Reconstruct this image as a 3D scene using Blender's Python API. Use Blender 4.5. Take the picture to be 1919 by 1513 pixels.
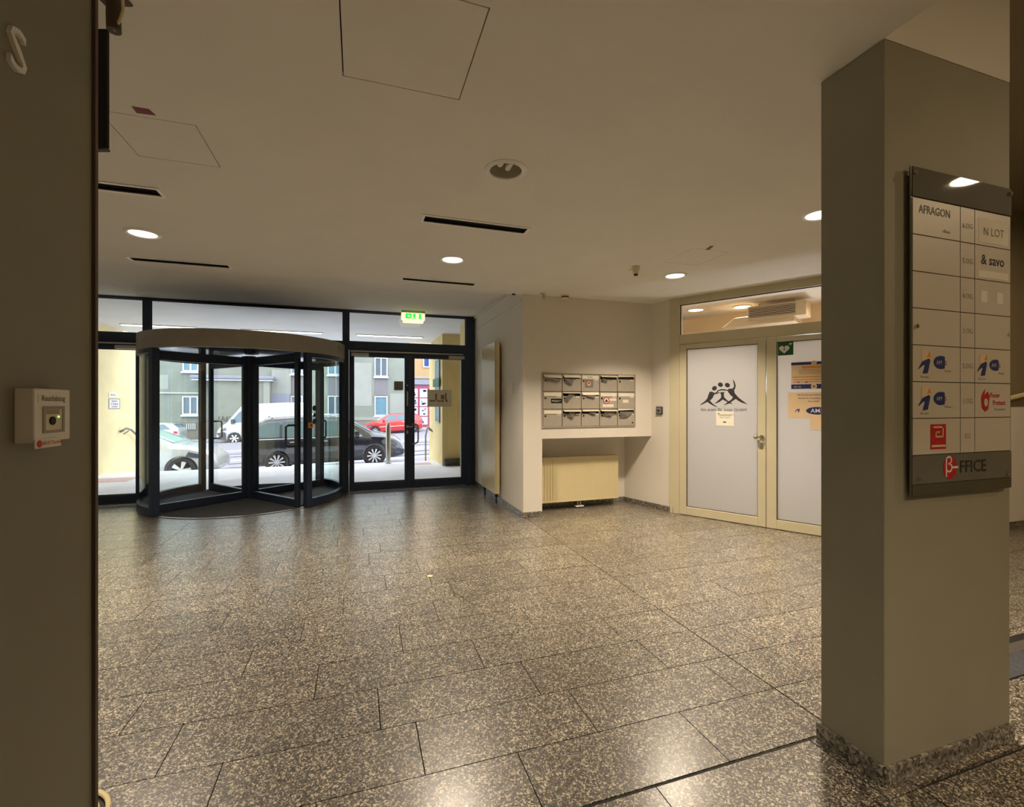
import bpy, bmesh, math, random
from mathutils import Vector, Matrix
for o in list(bpy.data.objects):
    bpy.data.objects.remove(o, do_unlink=True)
SC = bpy.context.scene
COL = SC.collection
R = math.radians
rnd = random.Random(7)

# ------------------------------------------------------------------ camera, sky, exposure
cam_d = bpy.data.cameras.new('camera')
cam = bpy.data.objects.new('camera', cam_d); COL.objects.link(cam)
cam.location = (0, 0, 1.4)
cam.rotation_euler = (R(90), 0, R(-18.3))
cam_d.sensor_fit = 'HORIZONTAL'; cam_d.sensor_width = 36
cam_d.lens = 36 * 870 / 1919
cam_d.clip_start = 0.02; cam_d.clip_end = 300
SC.camera = cam
SC.view_settings.view_transform = 'Standard'
SC.view_settings.look = 'None'
SC.view_settings.gamma = 1
SC.view_settings.use_curve_mapping = False
SC.view_settings.exposure = 0.0
SC.cycles.transparent_max_bounces = 32
SC.cycles.max_bounces = 10
SC.cycles.diffuse_bounces = 5
SC.cycles.glossy_bounces = 4
SC.cycles.sample_clamp_indirect = 4.0
SC.cycles.use_denoising = True

SKY = 5.0
W = bpy.data.worlds.new('world'); SC.world = W; W.use_nodes = True
nt = W.node_tree; nt.nodes.clear()
wo = nt.nodes.new('ShaderNodeOutputWorld'); bg = nt.nodes.new('ShaderNodeBackground')
tc = nt.nodes.new('ShaderNodeTexCoord'); sep = nt.nodes.new('ShaderNodeSeparateXYZ'); ramp = nt.nodes.new('ShaderNodeValToRGB')
nt.links.new(tc.outputs['Generated'], sep.inputs[0]); nt.links.new(sep.outputs['Z'], ramp.inputs[0])
ramp.color_ramp.elements[0].color = (0.76, 0.86, 1.0, 1); ramp.color_ramp.elements[1].color = (0.86, 0.93, 1.0, 1)
nt.links.new(ramp.outputs[0], bg.inputs[0]); bg.inputs[1].default_value = SKY
nt.links.new(bg.outputs[0], wo.inputs[0])

WARM = (1.0, 0.83, 0.64)
def area_light(name, loc, size, power, col=WARM, rot=(0, 0, 0), spread=116):
    ld = bpy.data.lights.new(name, 'AREA'); ld.shape = 'DISK'; ld.size = size; ld.energy = power; ld.color = col
    ld.spread = R(spread)
    o = bpy.data.objects.new(name, ld); COL.objects.link(o); o.location = loc; o.rotation_euler = rot
    return o

# ------------------------------------------------------------------ materials
def lin(c):
    c = c / 255.0
    return c / 12.92 if c <= 0.04045 else ((c + 0.055) / 1.055) ** 2.4
def rgb(*c): return (lin(c[0]), lin(c[1]), lin(c[2]), 1)
def mat(name, col, rough=0.6, metal=0.0, noise=0.0, nscale=8.0, bump=0.0, bscale=60.0, emit=None, es=0.0, coat=0.0, spec=0.5):
    m = bpy.data.materials.new(name); m.use_nodes = True
    t = m.node_tree; b = t.nodes['Principled BSDF']
    b.inputs['Base Color'].default_value = col; b.inputs['Roughness'].default_value = rough; b.inputs['Metallic'].default_value = metal
    b.inputs['Coat Weight'].default_value = coat; b.inputs['Specular IOR Level'].default_value = spec
    g = t.nodes.new('ShaderNodeNewGeometry')
    if noise > 0:
        n = t.nodes.new('ShaderNodeTexNoise'); n.inputs['Scale'].default_value = nscale; n.inputs['Detail'].default_value = 5
        t.links.new(g.outputs['Position'], n.inputs['Vector'])
        r = t.nodes.new('ShaderNodeValToRGB')
        r.color_ramp.elements[0].position = 0.3; r.color_ramp.elements[1].position = 0.7
        r.color_ramp.elements[0].color = tuple(v * (1 - noise) for v in col[:3]) + (1,)
        r.color_ramp.elements[1].color = tuple(min(1, v * (1 + noise)) for v in col[:3]) + (1,)
        t.links.new(n.outputs['Fac'], r.inputs[0]); t.links.new(r.outputs[0], b.inputs['Base Color'])
    if bump > 0:
        n2 = t.nodes.new('ShaderNodeTexNoise'); n2.inputs['Scale'].default_value = bscale; n2.inputs['Detail'].default_value = 3
        t.links.new(g.outputs['Position'], n2.inputs['Vector'])
        bp = t.nodes.new('ShaderNodeBump'); bp.inputs['Strength'].default_value = bump; bp.inputs['Distance'].default_value = 0.002
        t.links.new(n2.outputs['Fac'], bp.inputs['Height']); t.links.new(bp.outputs[0], b.inputs['Normal'])
    if emit:
        b.inputs['Emission Color'].default_value = emit; b.inputs['Emission Strength'].default_value = es
    return m
def glass_mat(name, tint=(1, 1, 1, 1), base=0.035, edge=0.5):
    m = bpy.data.materials.new(name); m.use_nodes = True; t = m.node_tree; t.nodes.clear()
    o = t.nodes.new('ShaderNodeOutputMaterial'); mx = t.nodes.new('ShaderNodeMixShader')
    tr = t.nodes.new('ShaderNodeBsdfTransparent'); gl = t.nodes.new('ShaderNodeBsdfGlossy'); gl.inputs['Roughness'].default_value = 0.01
    tr.inputs[0].default_value = tint
    lw = t.nodes.new('ShaderNodeLayerWeight'); lw.inputs['Blend'].default_value = 0.5
    p = t.nodes.new('ShaderNodeMath'); p.operation = 'POWER'; p.inputs[1].default_value = 4
    q = t.nodes.new('ShaderNodeMath'); q.operation = 'MULTIPLY_ADD'; q.inputs[1].default_value = edge; q.inputs[2].default_value = base
    t.links.new(lw.outputs['Facing'], p.inputs[0]); t.links.new(p.outputs[0], q.inputs[0]); t.links.new(q.outputs[0], mx.inputs[0])
    t.links.new(tr.outputs[0], mx.inputs[1]); t.links.new(gl.outputs[0], mx.inputs[2]); t.links.new(mx.outputs[0], o.inputs[0])
    return m
def frosted_mat(name, col):
    m = bpy.data.materials.new(name); m.use_nodes = True; t = m.node_tree; t.nodes.clear()
    o = t.nodes.new('ShaderNodeOutputMaterial'); mx = t.nodes.new('ShaderNodeMixShader'); m2 = t.nodes.new('ShaderNodeMixShader')
    tl = t.nodes.new('ShaderNodeBsdfTranslucent'); df = t.nodes.new('ShaderNodeBsdfDiffuse'); gl = t.nodes.new('ShaderNodeBsdfGlossy')
    tl.inputs[0].default_value = col; df.inputs[0].default_value = col; gl.inputs['Roughness'].default_value = 0.35
    mx.inputs[0].default_value = 0.32; m2.inputs[0].default_value = 0.06
    t.links.new(tl.outputs[0], mx.inputs[1]); t.links.new(df.outputs[0], mx.inputs[2])
    t.links.new(mx.outputs[0], m2.inputs[1]); t.links.new(gl.outputs[0], m2.inputs[2]); t.links.new(m2.outputs[0], o.inputs[0])
    return m
def granite_mat(name, light, mid, dark, rough=0.28, scale=95.0, tile_var=0.12):
    m = bpy.data.materials.new(name); m.use_nodes = True; t = m.node_tree; b = t.nodes['Principled BSDF']
    L = t.links.new
    g = t.nodes.new('ShaderNodeNewGeometry'); oi = t.nodes.new('ShaderNodeObjectInfo')
    sh = t.nodes.new('ShaderNodeVectorMath'); sh.operation = 'MULTIPLY_ADD'
    cmb = t.nodes.new('ShaderNodeCombineXYZ'); L(oi.outputs['Random'], cmb.inputs[0]); L(oi.outputs['Random'], cmb.inputs[1]); L(oi.outputs['Random'], cmb.inputs[2])
    L(cmb.outputs[0], sh.inputs[0]); sh.inputs[1].default_value = (13.1, 7.7, 5.3); L(g.outputs['Position'], sh.inputs[2])
    # warp the coordinates a little so the grains are irregular
    wn = t.nodes.new('ShaderNodeTexNoise'); wn.inputs['Scale'].default_value = 40; wn.inputs['Detail'].default_value = 2; L(sh.outputs[0], wn.inputs['Vector'])
    wa = t.nodes.new('ShaderNodeVectorMath'); wa.operation = 'MULTIPLY_ADD'; wa.inputs[1].default_value = (0.03, 0.03, 0.03)
    L(wn.outputs['Color'], wa.inputs[0]); L(sh.outputs[0], wa.inputs[2])
    v = t.nodes.new('ShaderNodeTexVoronoi'); v.inputs['Scale'].default_value = scale; L(wa.outputs[0], v.inputs['Vector'])
    s = t.nodes.new('ShaderNodeSeparateColor'); L(v.outputs['Color'], s.inputs[0])
    r = t.nodes.new('ShaderNodeValToRGB'); cr = r.color_ramp; cr.interpolation = 'LINEAR'
    cr.elements[0].position = 0.0; cr.elements[0].color = dark
    cr.elements[1].position = 1.0; cr.elements[1].color = light
    e = cr.elements.new(0.22); e.color = dark
    e = cr.elements.new(0.34); e.color = mid
    e = cr.elements.new(0.68); e.color = mid
    e = cr.elements.new(0.88); e.color = light
    L(s.outputs[0], r.inputs[0])
    n = t.nodes.new('ShaderNodeTexNoise'); n.inputs['Scale'].default_value = 9; n.inputs['Detail'].default_value = 6; L(wa.outputs[0], n.inputs['Vector'])
    r2 = t.nodes.new('ShaderNodeMapRange'); r2.inputs['From Min'].default_value = 0.3; r2.inputs['From Max'].default_value = 0.7
    r2.inputs['To Min'].default_value = 0.78; r2.inputs['To Max'].default_value = 1.22; L(n.outputs['Fac'], r2.inputs['Value'])
    r3 = t.nodes.new('ShaderNodeMapRange'); r3.inputs['To Min'].default_value = 1 - tile_var; r3.inputs['To Max'].default_value = 1 + tile_var; L(oi.outputs['Random'], r3.inputs['Value'])
    mu = t.nodes.new('ShaderNodeMath'); mu.operation = 'MULTIPLY'; L(r2.outputs[0], mu.inputs[0]); L(r3.outputs[0], mu.inputs[1])
    vm = t.nodes.new('ShaderNodeVectorMath'); vm.operation = 'SCALE'; L(r.outputs[0], vm.inputs[0]); L(mu.outputs[0], vm.inputs['Scale'])
    L(vm.outputs[0], b.inputs['Base Color'])
    rr = t.nodes.new('ShaderNodeMapRange'); rr.inputs['To Min'].default_value = rough - 0.05; rr.inputs['To Max'].default_value = rough + 0.1; L(s.outputs[1], rr.inputs['Value'])
    L(rr.outputs[0], b.inputs['Roughness'])
    bp = t.nodes.new('ShaderNodeBump'); b.inputs['Specular IOR Level'].default_value = 0.7; b.inputs['Coat Weight'].default_value = 0.75; b.inputs['Coat IOR'].default_value = 1.65; b.inputs['Coat Roughness'].default_value = 0.24; bp.inputs['Strength'].default_value = 0.05; bp.inputs['Distance'].default_value = 0.0006; L(s.outputs[0], bp.inputs['Height']); L(bp.outputs[0], b.inputs['Normal'])
    return m

M = {}
M['ceil'] = mat('ceiling_paint', rgb(236, 231, 220), 0.85, noise=0.02, nscale=3, bump=0.1, bscale=250)
M['wall'] = mat('wall_paint', rgb(224, 218, 206), 0.8, noise=0.02, nscale=3, bump=0.15, bscale=200)
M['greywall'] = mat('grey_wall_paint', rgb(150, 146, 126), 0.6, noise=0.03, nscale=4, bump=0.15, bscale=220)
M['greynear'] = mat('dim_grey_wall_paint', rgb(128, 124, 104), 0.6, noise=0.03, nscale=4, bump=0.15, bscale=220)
M['plaster'] = mat('stair_paint', rgb(132, 120, 92), 0.85, noise=0.03, nscale=3)
M['granite'] = granite_mat('granite_tiles', rgb(196, 186, 164), rgb(84, 78, 68), rgb(24, 20, 16), rough=0.38, scale=185)
M['granite_b'] = granite_mat('granite_skirting', rgb(160, 152, 138), rgb(110, 104, 93), rgb(50, 47, 42), rough=0.45)
M['grout'] = mat('grout', rgb(40, 34, 28), 0.9, noise=0.1)
M['anth'] = mat('anthracite_metal', rgb(48, 60, 82), 0.42, 0.3, noise=0.04)
M['anth2'] = mat('brown_grey_canopy_metal', rgb(150, 143, 130), 0.5, 0.1, noise=0.05)
M['glossdark'] = mat('polished_dark_panel', rgb(95, 100, 108), 0.12, 0.8, noise=0.02)
M['glass'] = glass_mat('clear_glass')
M['glassg'] = glass_mat('greenish_curved_glass', (0.95, 0.99, 0.98, 1), 0.04, 0.6)
M['frost'] = frosted_mat('frosted_glass', (0.80, 0.82, 0.84, 1))
M['cream'] = mat('cream_door_frame', rgb(196, 188, 158), 0.45, noise=0.02)
M['black'] = mat('black_matt', rgb(14, 13, 13), 0.7, noise=0.05)
M['blackg'] = mat('black_gloss', rgb(12, 12, 14), 0.25, noise=0.03)
M['rubber'] = mat('black_rubber_seal', rgb(24, 24, 24), 0.8, noise=0.05)
M['mat'] = mat('ribbed_entrance_matting', rgb(60, 62, 66), 0.85, noise=0.25, nscale=60, bump=0.6, bscale=180)
M['steel'] = mat('brushed_steel', rgb(190, 190, 188), 0.3, 0.95, noise=0.04, nscale=30)
M['chrome'] = mat('chrome', rgb(225, 222, 215), 0.08, 1.0, noise=0.02)
M['alu'] = mat('silver_mailbox_metal', rgb(178, 170, 156), 0.45, 0.15, noise=0.04, nscale=20)
M['alul'] = mat('lamplit_mailbox_flap', rgb(238, 230, 206), 0.4, 0.05, noise=0.04)  # pale cream carries the overhead light that open flaps catch
M['radi'] = mat('cream_radiator_enamel', rgb(214, 200, 156), 0.3, noise=0.02)
M['trimw'] = mat('white_lamp_trim', rgb(250, 248, 240), 0.3, noise=0.01)
M['white'] = mat('white_plastic', rgb(228, 224, 214), 0.45, noise=0.02)
M['paper'] = mat('white_paper', rgb(232, 226, 210), 0.8, noise=0.03)
M['paperg'] = mat('grey_printed_paper', rgb(112, 108, 100), 0.7, noise=0.2, nscale=30)
M['beige'] = mat('beige_paper', rgb(222, 196, 158), 0.75, noise=0.03)
M['grey'] = mat('grey_print', rgb(128, 124, 116), 0.7, noise=0.05)
M['dark'] = mat('dark_print', rgb(38, 36, 36), 0.7, noise=0.05)
M['red'] = mat('red_print', rgb(186, 30, 36), 0.5, noise=0.05)
M['redtag'] = mat('red_ceiling_tag', rgb(120, 28, 34), 0.5, noise=0.05)
M['blue'] = mat('navy_print', rgb(26, 48, 112), 0.5, noise=0.05)
M['orange'] = mat('orange_print', rgb(224, 150, 50), 0.5, noise=0.05)
M['green'] = mat('dark_green_sign', rgb(18, 84, 46), 0.4, noise=0.05)
M['board'] = mat('white_acrylic_panel', rgb(206, 198, 182), 0.4, noise=0.02)
M['boardg'] = mat('smoky_acrylic', rgb(84, 80, 62), 0.6, spec=0.2, coat=0.25, noise=0.03)
M['boardf'] = mat('grey_acrylic_footer', rgb(112, 110, 100), 0.2, noise=0.03)
M['yellow'] = mat('yellow_render', rgb(230, 214, 164), 0.9, noise=0.08, nscale=2, bump=0.4, bscale=90)
M['ochre'] = mat('ochre_render', rgb(214, 194, 140), 0.9, noise=0.08, nscale=2, bump=0.4, bscale=90)
M['soffit'] = mat('pale_soffit', rgb(222, 224, 228), 0.8, noise=0.04, nscale=2)
M['plaza'] = mat('pale_plaza_paving', rgb(232, 232, 236), 0.85, noise=0.08, nscale=1.5, bump=0.3, bscale=60)
M['redpave'] = mat('faded_red_paving', rgb(216, 184, 180), 0.9, noise=0.1)
M['asphalt'] = mat('light_asphalt', rgb(132, 130, 140), 0.9, noise=0.08, nscale=3, bump=0.3)
M['kerb'] = mat('granite_kerb', rgb(160, 158, 158), 0.85, noise=0.1)
M['rail'] = mat('tram_rail_steel', rgb(60, 57, 70), 0.4, 0.5, noise=0.05)
M['bwall'] = mat('weathered_grey_render', rgb(126, 130, 120), 0.95, noise=0.12, nscale=0.9)
M['bwall2'] = mat('pale_render', rgb(144, 146, 138), 0.95, noise=0.08, nscale=0.8)
M['plinth'] = mat('plinth_render', rgb(122, 116, 106), 0.95, noise=0.1, nscale=1)
M['bgrey'] = mat('lilac_grey_panel', rgb(118, 114, 118), 0.9, noise=0.06, nscale=1)
M['bwhite'] = mat('white_window_paint', rgb(190, 190, 192), 0.6, noise=0.02)
M['bpane'] = mat('dark_window_glass', rgb(84, 100, 112), 0.12, noise=0.1, nscale=3)
M['bpaneb'] = mat('blue_curtained_window', rgb(92, 128, 144), 0.2, noise=0.1, nscale=6)
M['cornice'] = mat('blue_grey_cornice', rgb(128, 130, 144), 0.7, noise=0.05)
M['borange'] = mat('apricot_render', rgb(170, 140, 100), 0.9, noise=0.06, nscale=1)
M['magenta'] = mat('magenta_shopfront', rgb(142, 62, 88), 0.6, noise=0.05)
M['tyre'] = mat('tyre_rubber', rgb(38, 36, 42), 0.8, noise=0.1)
M['rim'] = mat('alloy_rim', rgb(205, 205, 210), 0.3, 0.6, noise=0.03)
M['wheelwell'] = mat('wheel_well_black', rgb(18, 18, 20), 0.9, noise=0.05)
M['cblack'] = mat('black_car_paint', rgb(34, 36, 46), 0.12, 0.2, coat=1.0, noise=0.05)
M['cwhite'] = mat('white_car_paint', rgb(178, 178, 180), 0.25, coat=1.0, noise=0.02)
M['cred'] = mat('red_car_paint', rgb(176, 26, 30), 0.25, coat=1.0, noise=0.03)
M['cwin'] = mat('tinted_car_glass', rgb(60, 92, 104), 0.06, spec=0.9, noise=0.15, nscale=2)
M['cwinl'] = mat('green_tinted_windscreen', rgb(140, 168, 160), 0.08, spec=0.8, noise=0.1, nscale=2)
M['ctrim'] = mat('dark_car_trim', rgb(60, 64, 76), 0.6, noise=0.05)
M['head'] = mat('headlamp_glass', rgb(84, 92, 108), 0.1, 0.3, noise=0.2, nscale=20)
M['tail'] = mat('red_tail_lamp', rgb(200, 30, 60), 0.2, noise=0.05)
M['lamp'] = mat('lit_lamp_diffuser', rgb(255, 240, 215), 0.5, noise=0.01, emit=(1.0, 0.93, 0.80, 1), es=4)
M['lampc'] = mat('lit_white_tube', rgb(255, 250, 245), 0.5, noise=0.01, emit=(1.0, 0.97, 0.92, 1), es=3.5)
M['exg'] = mat('exit_sign_green', rgb(20, 190, 60), 0.4, noise=0.01, emit=(0.03, 0.85, 0.12, 1), es=1.0)
M['exw'] = mat('exit_sign_light', rgb(255, 250, 200), 0.4, noise=0.01, emit=(1.0, 0.92, 0.45, 1), es=1.3)
M['refl'] = mat('lamp_reflector', rgb(232, 226, 212), 0.25, 0.6, noise=0.05)
M['cable'] = mat('cream_cable', rgb(224, 208, 160), 0.5, noise=0.03)
M['brown'] = mat('brown_cable', rgb(84, 68, 52), 0.6, noise=0.05)
M['ledg'] = mat('green_led', rgb(120, 220, 80), 0.4, noise=0.01, emit=(0.4, 1, 0.2, 1), es=1.5)
M['acm'] = mat('ac_casing', rgb(222, 206, 176), 0.5, noise=0.02)
M['brick'] = mat('sign_brown', rgb(150, 120, 100), 0.7, noise=0.1)

# ------------------------------------------------------------------ mesh builder
class MB:
    def __init__(s): s.v = []; s.f = []; s.off = Vector((0, 0, 0))
    def add(s, vs, fs):
        n = len(s.v); s.v += [tuple(v) for v in vs]; s.f += [tuple(i + n for i in f) for f in fs]; return s
    def box(s, x0, x1, y0, y1, z0, z1):
        vs = [(x, y, z) for z in (z0, z1) for y in (y0, y1) for x in (x0, x1)]
        return s.add(vs, [(0, 2, 3, 1), (4, 5, 7, 6), (0, 1, 5, 4), (2, 6, 7, 3), (0, 4, 6, 2), (1, 3, 7, 5)])
    def prism(s, poly, a0, a1, axis='z'):
        def P(p, a):
            if axis == 'z': return (p[0], p[1], a)
            if axis == 'y': return (p[0], a, p[1])
            return (a, p[0], p[1])
        n = len(poly); vs = [P(p, a0) for p in poly] + [P(p, a1) for p in poly]
        fs = [tuple(range(n))[::-1], tuple(range(n, 2 * n))] + [(i, (i + 1) % n, n + (i + 1) % n, n + i) for i in range(n)]
        return s.add(vs, fs)
    def cyl(s, c, r, h, axis='z', n=24, r2=None):
        r2 = r if r2 is None else r2; vs = []
        for k, (rr, a) in enumerate(((r, 0), (r2, h))):
            for i in range(n):
                t = 2 * math.pi * i / n; x, y = rr * math.cos(t), rr * math.sin(t)
                if axis == 'z': vs.append((c[0] + x, c[1] + y, c[2] + a))
                elif axis == 'y': vs.append((c[0] + x, c[1] + a, c[2] + y))
                else: vs.append((c[0] + a, c[1] + x, c[2] + y))
        fs = [tuple(range(n)), tuple(range(n, 2 * n))] + [(i, (i + 1) % n, n + (i + 1) % n, n + i) for i in range(n)]
        return s.add(vs, fs)
    def lathe(s, c, prof, n=32, axis='z', close=False):
        vs = []; m = len(prof)
        for i in range(n):
            t = 2 * math.pi * i / n
            for r, a in prof:
                x, y = r * math.cos(t), r * math.sin(t)
                if axis == 'z': vs.append((c[0] + x, c[1] + y, c[2] + a))
                elif axis == 'y': vs.append((c[0] + x, c[1] + a, c[2] + y))
                else: vs.append((c[0] + a, c[1] + x, c[2] + y))
        fs = []
        for i in range(n):
            j = (i + 1) % n
            for k in range(m if close else m - 1):
                k2 = (k + 1) % m
                fs.append((i * m + k, j * m + k, j * m + k2, i * m + k2))
        return s.add(vs, fs)
    def arc(s, c, r0, r1, a0, a1, z0, z1, n=24):
        # ring segment, angle a measured from -Y towards +X
        vs = []
        for i in range(n + 1):
            a = R(a0 + (a1 - a0) * i / n)
            for r in (r0, r1):
                for z in (z0, z1): vs.append((c[0] + r * math.sin(a), c[1] - r * math.cos(a), z))
        fs = [(0, 1, 3, 2), (4 * n, 4 * n + 2, 4 * n + 3, 4 * n + 1)]
        for i in range(n):
            b = 4 * i; e = b + 4
            fs += [(b, e, e + 1, b + 1), (b + 2, b + 3, e + 3, e + 2), (b, b + 2, e + 2, e), (b + 1, e + 1, e + 3, b + 3)]
        return s.add(vs, fs)
    def tube(s, path, r, n=8):
        P = [Vector(p) for p in path]; vs = []; m = len(P)
        up = Vector((0.13, 0.29, 0.95))
        for i, p in enumerate(P):
            d = (P[min(i + 1, m - 1)] - P[max(i - 1, 0)]).normalized()
            u = d.cross(up)
            if u.length < 0.05: u = d.cross(Vector((1, 0, 0)))
            u.normalize(); w = d.cross(u)
            for k in range(n):
                t = 2 * math.pi * k / n; vs.append(p + r * (math.cos(t) * u + math.sin(t) * w))
        fs = [tuple(range(n)), tuple(range((m - 1) * n, m * n))]
        for i in range(m - 1):
            for k in range(n): fs.append((i * n + k, i * n + (k + 1) % n, (i + 1) * n + (k + 1) % n, (i + 1) * n + k))
        return s.add(vs, fs)
    def xf(s, mtx):
        s.v = [tuple(mtx @ Vector(v)) for v in s.v]; return s

def obj(name, mb, m, parent=None, bevel=0.0, smooth=False, org=None, bseg=2):
    """one mesh object; vertices in the parent's space (or the world, then moved to its own origin)"""
    me = bpy.data.meshes.new(name)
    vs = mb.v
    if parent is None:
        if org is None:
            xs = [v[0] for v in vs]; ys = [v[1] for v in vs]; zs = [v[2] for v in vs]
            org = ((min(xs) + max(xs)) / 2, (min(ys) + max(ys)) / 2, min(zs))
        vs = [(v[0] - org[0], v[1] - org[1], v[2] - org[2]) for v in vs]
    else: org = (0, 0, 0)
    me.from_pydata(vs, [], mb.f)
    bm = bmesh.new(); bm.from_mesh(me)
    bmesh.ops.recalc_face_normals(bm, faces=bm.faces)
    if bevel > 0:
        es = [e for e in bm.edges if len(e.link_faces) == 2 and e.calc_face_angle(0) > 0.6]
        bmesh.ops.bevel(bm, geom=es, offset=bevel, segments=bseg, profile=0.5, affect='EDGES', clamp_overlap=True)
    bm.to_mesh(me); bm.free()
    if smooth:
        for p in me.polygons: p.use_smooth = True
        try: me.set_sharp_from_angle(angle=R(38))
        except Exception: pass
    me.materials.append(m)
    o = bpy.data.objects.new(name, me); COL.objects.link(o); o.location = org
    if parent is not None: o.parent = parent
    return o
def tag(o, label, cat, group=None, kind=None):
    if label: o['label'] = label
    if cat: o['category'] = cat
    if group: o['group'] = group
    if kind: o['kind'] = kind
    return o
def thing(name, loc, label, cat, rotz=0, group=None, kind=None):
    o = bpy.data.objects.new(name, None); o.empty_display_size = 0.1; COL.objects.link(o)
    o.location = loc; o.rotation_euler = (0, 0, rotz)
    return tag(o, label, cat, group, kind)
def copy_tree(o, parent=None):
    c = o.copy(); COL.objects.link(c); c.parent = parent
    for ch in list(o.children): copy_tree(ch, c)
    return c
def struct(name, mb, m, label, cat, bevel=0.0, **k):
    return tag(obj(name, mb, m, bevel=bevel, **k), label, cat, kind='structure')
def boolean(o, cutmb):
    cm = bpy.data.meshes.new('cut'); cm.from_pydata(cutmb.v, [], cutmb.f)
    bm = bmesh.new(); bm.from_mesh(cm); bmesh.ops.recalc_face_normals(bm, faces=bm.faces); bm.to_mesh(cm); bm.free()
    co = bpy.data.objects.new('cut', cm); COL.objects.link(co)
    md = o.modifiers.new('b', 'BOOLEAN'); md.operation = 'DIFFERENCE'; md.object = co; md.solver = 'EXACT'
    bpy.context.view_layer.update()
    dg = bpy.context.evaluated_depsgraph_get()
    nm = bpy.data.meshes.new_from_object(o.evaluated_get(dg)); o.modifiers.clear()
    old = o.data; o.data = nm; nm.name = o.name
    bpy.data.objects.remove(co); bpy.data.meshes.remove(old); bpy.data.meshes.remove(cm)
    return o
_tc = {}
def text_mb(s, size, depth=0.0006, face='-y', at=(0, 0, 0), align='CENTER', sx=1.0, bold=0.0):
    key = (s, align, bold)
    if key not in _tc:
        cu = bpy.data.curves.new('t', 'FONT'); cu.body = s; cu.size = 1; cu.align_x = align; cu.resolution_u = 2; cu.offset = bold
        to = bpy.data.objects.new('t', cu); COL.objects.link(to)
        bpy.context.view_layer.update()
        me = bpy.data.meshes.new_from_object(to.evaluated_get(bpy.context.evaluated_depsgraph_get()))
        _tc[key] = ([tuple(v.co) for v in me.vertices], [tuple(p.vertices) for p in me.polygons])
        bpy.data.objects.remove(to); bpy.data.curves.remove(cu); bpy.data.meshes.remove(me)
    vs, fs = _tc[key]; out = []
    for v in vs:
        x, y = v[0] * size * sx, v[1] * size
        if face == '-y': out.append((at[0] + x, at[1] - depth, at[2] + y))
        elif face == '+x': out.append((at[0] + depth, at[1] + x, at[2] + y))
        elif face == '+y': out.append((at[0] - x, at[1] + depth, at[2] + y))
    mb = MB(); mb.add(out, fs)
    return mb
def plate(pts, y, t=0.0008):
    """flat printed shape in the x-z plane standing proud towards -y"""
    return MB().prism(pts, y - t, y, 'y')
def ell(cx, cz, rx, rz, n=20, a0=0, a1=360, tilt=0):
    out = []
    for i in range(n):
        a = R(a0 + (a1 - a0) * i / (n - (0 if a1 - a0 == 360 else 1)))
        x, z = rx * math.cos(a), rz * math.sin(a); t = R(tilt)
        out.append((cx + x * math.cos(t) - z * math.sin(t), cz + x * math.sin(t) + z * math.cos(t)))
    return out
def rect(x0, x1, z0, z1): return [(x0, z0), (x1, z0), (x1, z1), (x0, z1)]

# ================================================================== SHELL OF THE LOBBY
H = 2.74; HB = 2.89; FY = 7.84
A_ = (3.839, 4.987); PHI = math.atan2(-0.862, 0.506)
def dw(t, n=0.0): return (A_[0] + 0.506 * t + 0.862 * n, A_[1] - 0.862 * t + 0.506 * n)

# ---- floor: bed of grout, single granite tiles laid on it
FL = MB()
FL.prism([(-5.1, -3.2), (8.2, -3.2), (8.2, 3.3), (6.2, 3.3), (6.2, 7.5), (2.2, 7.5), (2.2, 7.9), (-5.1, 7.9)], -0.2, -0.012)
floor = struct('floor', FL, M['grout'], 'grey granite tiled lobby floor', 'floor')
tile_me = None
def add_tile(x0, x1, y0, y1, g=0.0042):
    global tile_me
    if tile_me is None:
        mb = MB(); mb.box(-.5, .5, -.5, .5, -0.012, 0)
        o = obj('tile', mb, M['granite'], parent=floor); tile_me = o.data
    else:
        o = bpy.data.objects.new('tile', tile_me); COL.objects.link(o); o.parent = floor
    fo = floor.location
    o.location = ((x0 + x1) / 2 - fo.x, (y0 + y1) / 2 - fo.y, -fo.z + rnd.uniform(-0.0006, 0.0))
    o.scale = (x1 - x0 - g, y1 - y0 - g, 1)
P = 0.3075
known = {0: [.605], 1: [.239, -.5], 2: [.834, .09, -.725], 3: [1.5, .635, -.2], 4: [1.05, .24, -.568], 5: [1.28, .496, -.327, -1.1], 6: [1.45, .667, -.1, -.82],
         7: [1.335, .54, .2, -.606, -1.382], 8: [1.25, .49, -.28, -.95, -1.688], 9: [.85, .09, -.66, -1.4, -1.83], 10: [.95, .2, -.55, -1.25], 11: [.6, -.2, -1.07]}
def inside(xm, ym):
    # the part of the floor that tiles cover
    if ym > 5.34 and xm > 1.93:
        return xm < 3.9 and ym < 5.8
    if xm > 3.839 and ym > 3.12:
        return (xm - A_[0]) * 0.862 + (ym - A_[1]) * 0.506 < 0.02
    return True
def row(y0, y1, xa, xb, joints, lo=.70, hi=.84):
    js = sorted(j for j in joints if xa < j < xb)
    if not js: js = [xa + rnd.uniform(.2, .8)]
    x = js[0]
    while x > xa + .15: x -= rnd.uniform(lo, hi); js.insert(0, max(x, xa))
    x = js[-1]
    while x < xb - .15: x += rnd.uniform(lo, hi); js.append(min(x, xb))
    js[0] = xa; js[-1] = xb
    for a, b in zip(js, js[1:]):
        if b - a > 0.02: add_tile(a, b, y0, y1)
for k in range(21):
    y0 = 1.455 + P * k; y1 = y0 + P
    if y1 > 7.78: y1 = min(y1, 7.80)
    xl = -4.9 if k > 8 else max(-4.9, -1.0 - 1.05 * (y1))
    xl = max(-4.9, -0.75 - 0.84 * y1)
    row(y0, y1, xl, 1.905 if y0 > 5.2 else 1.94, known.get(k, []))
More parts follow.
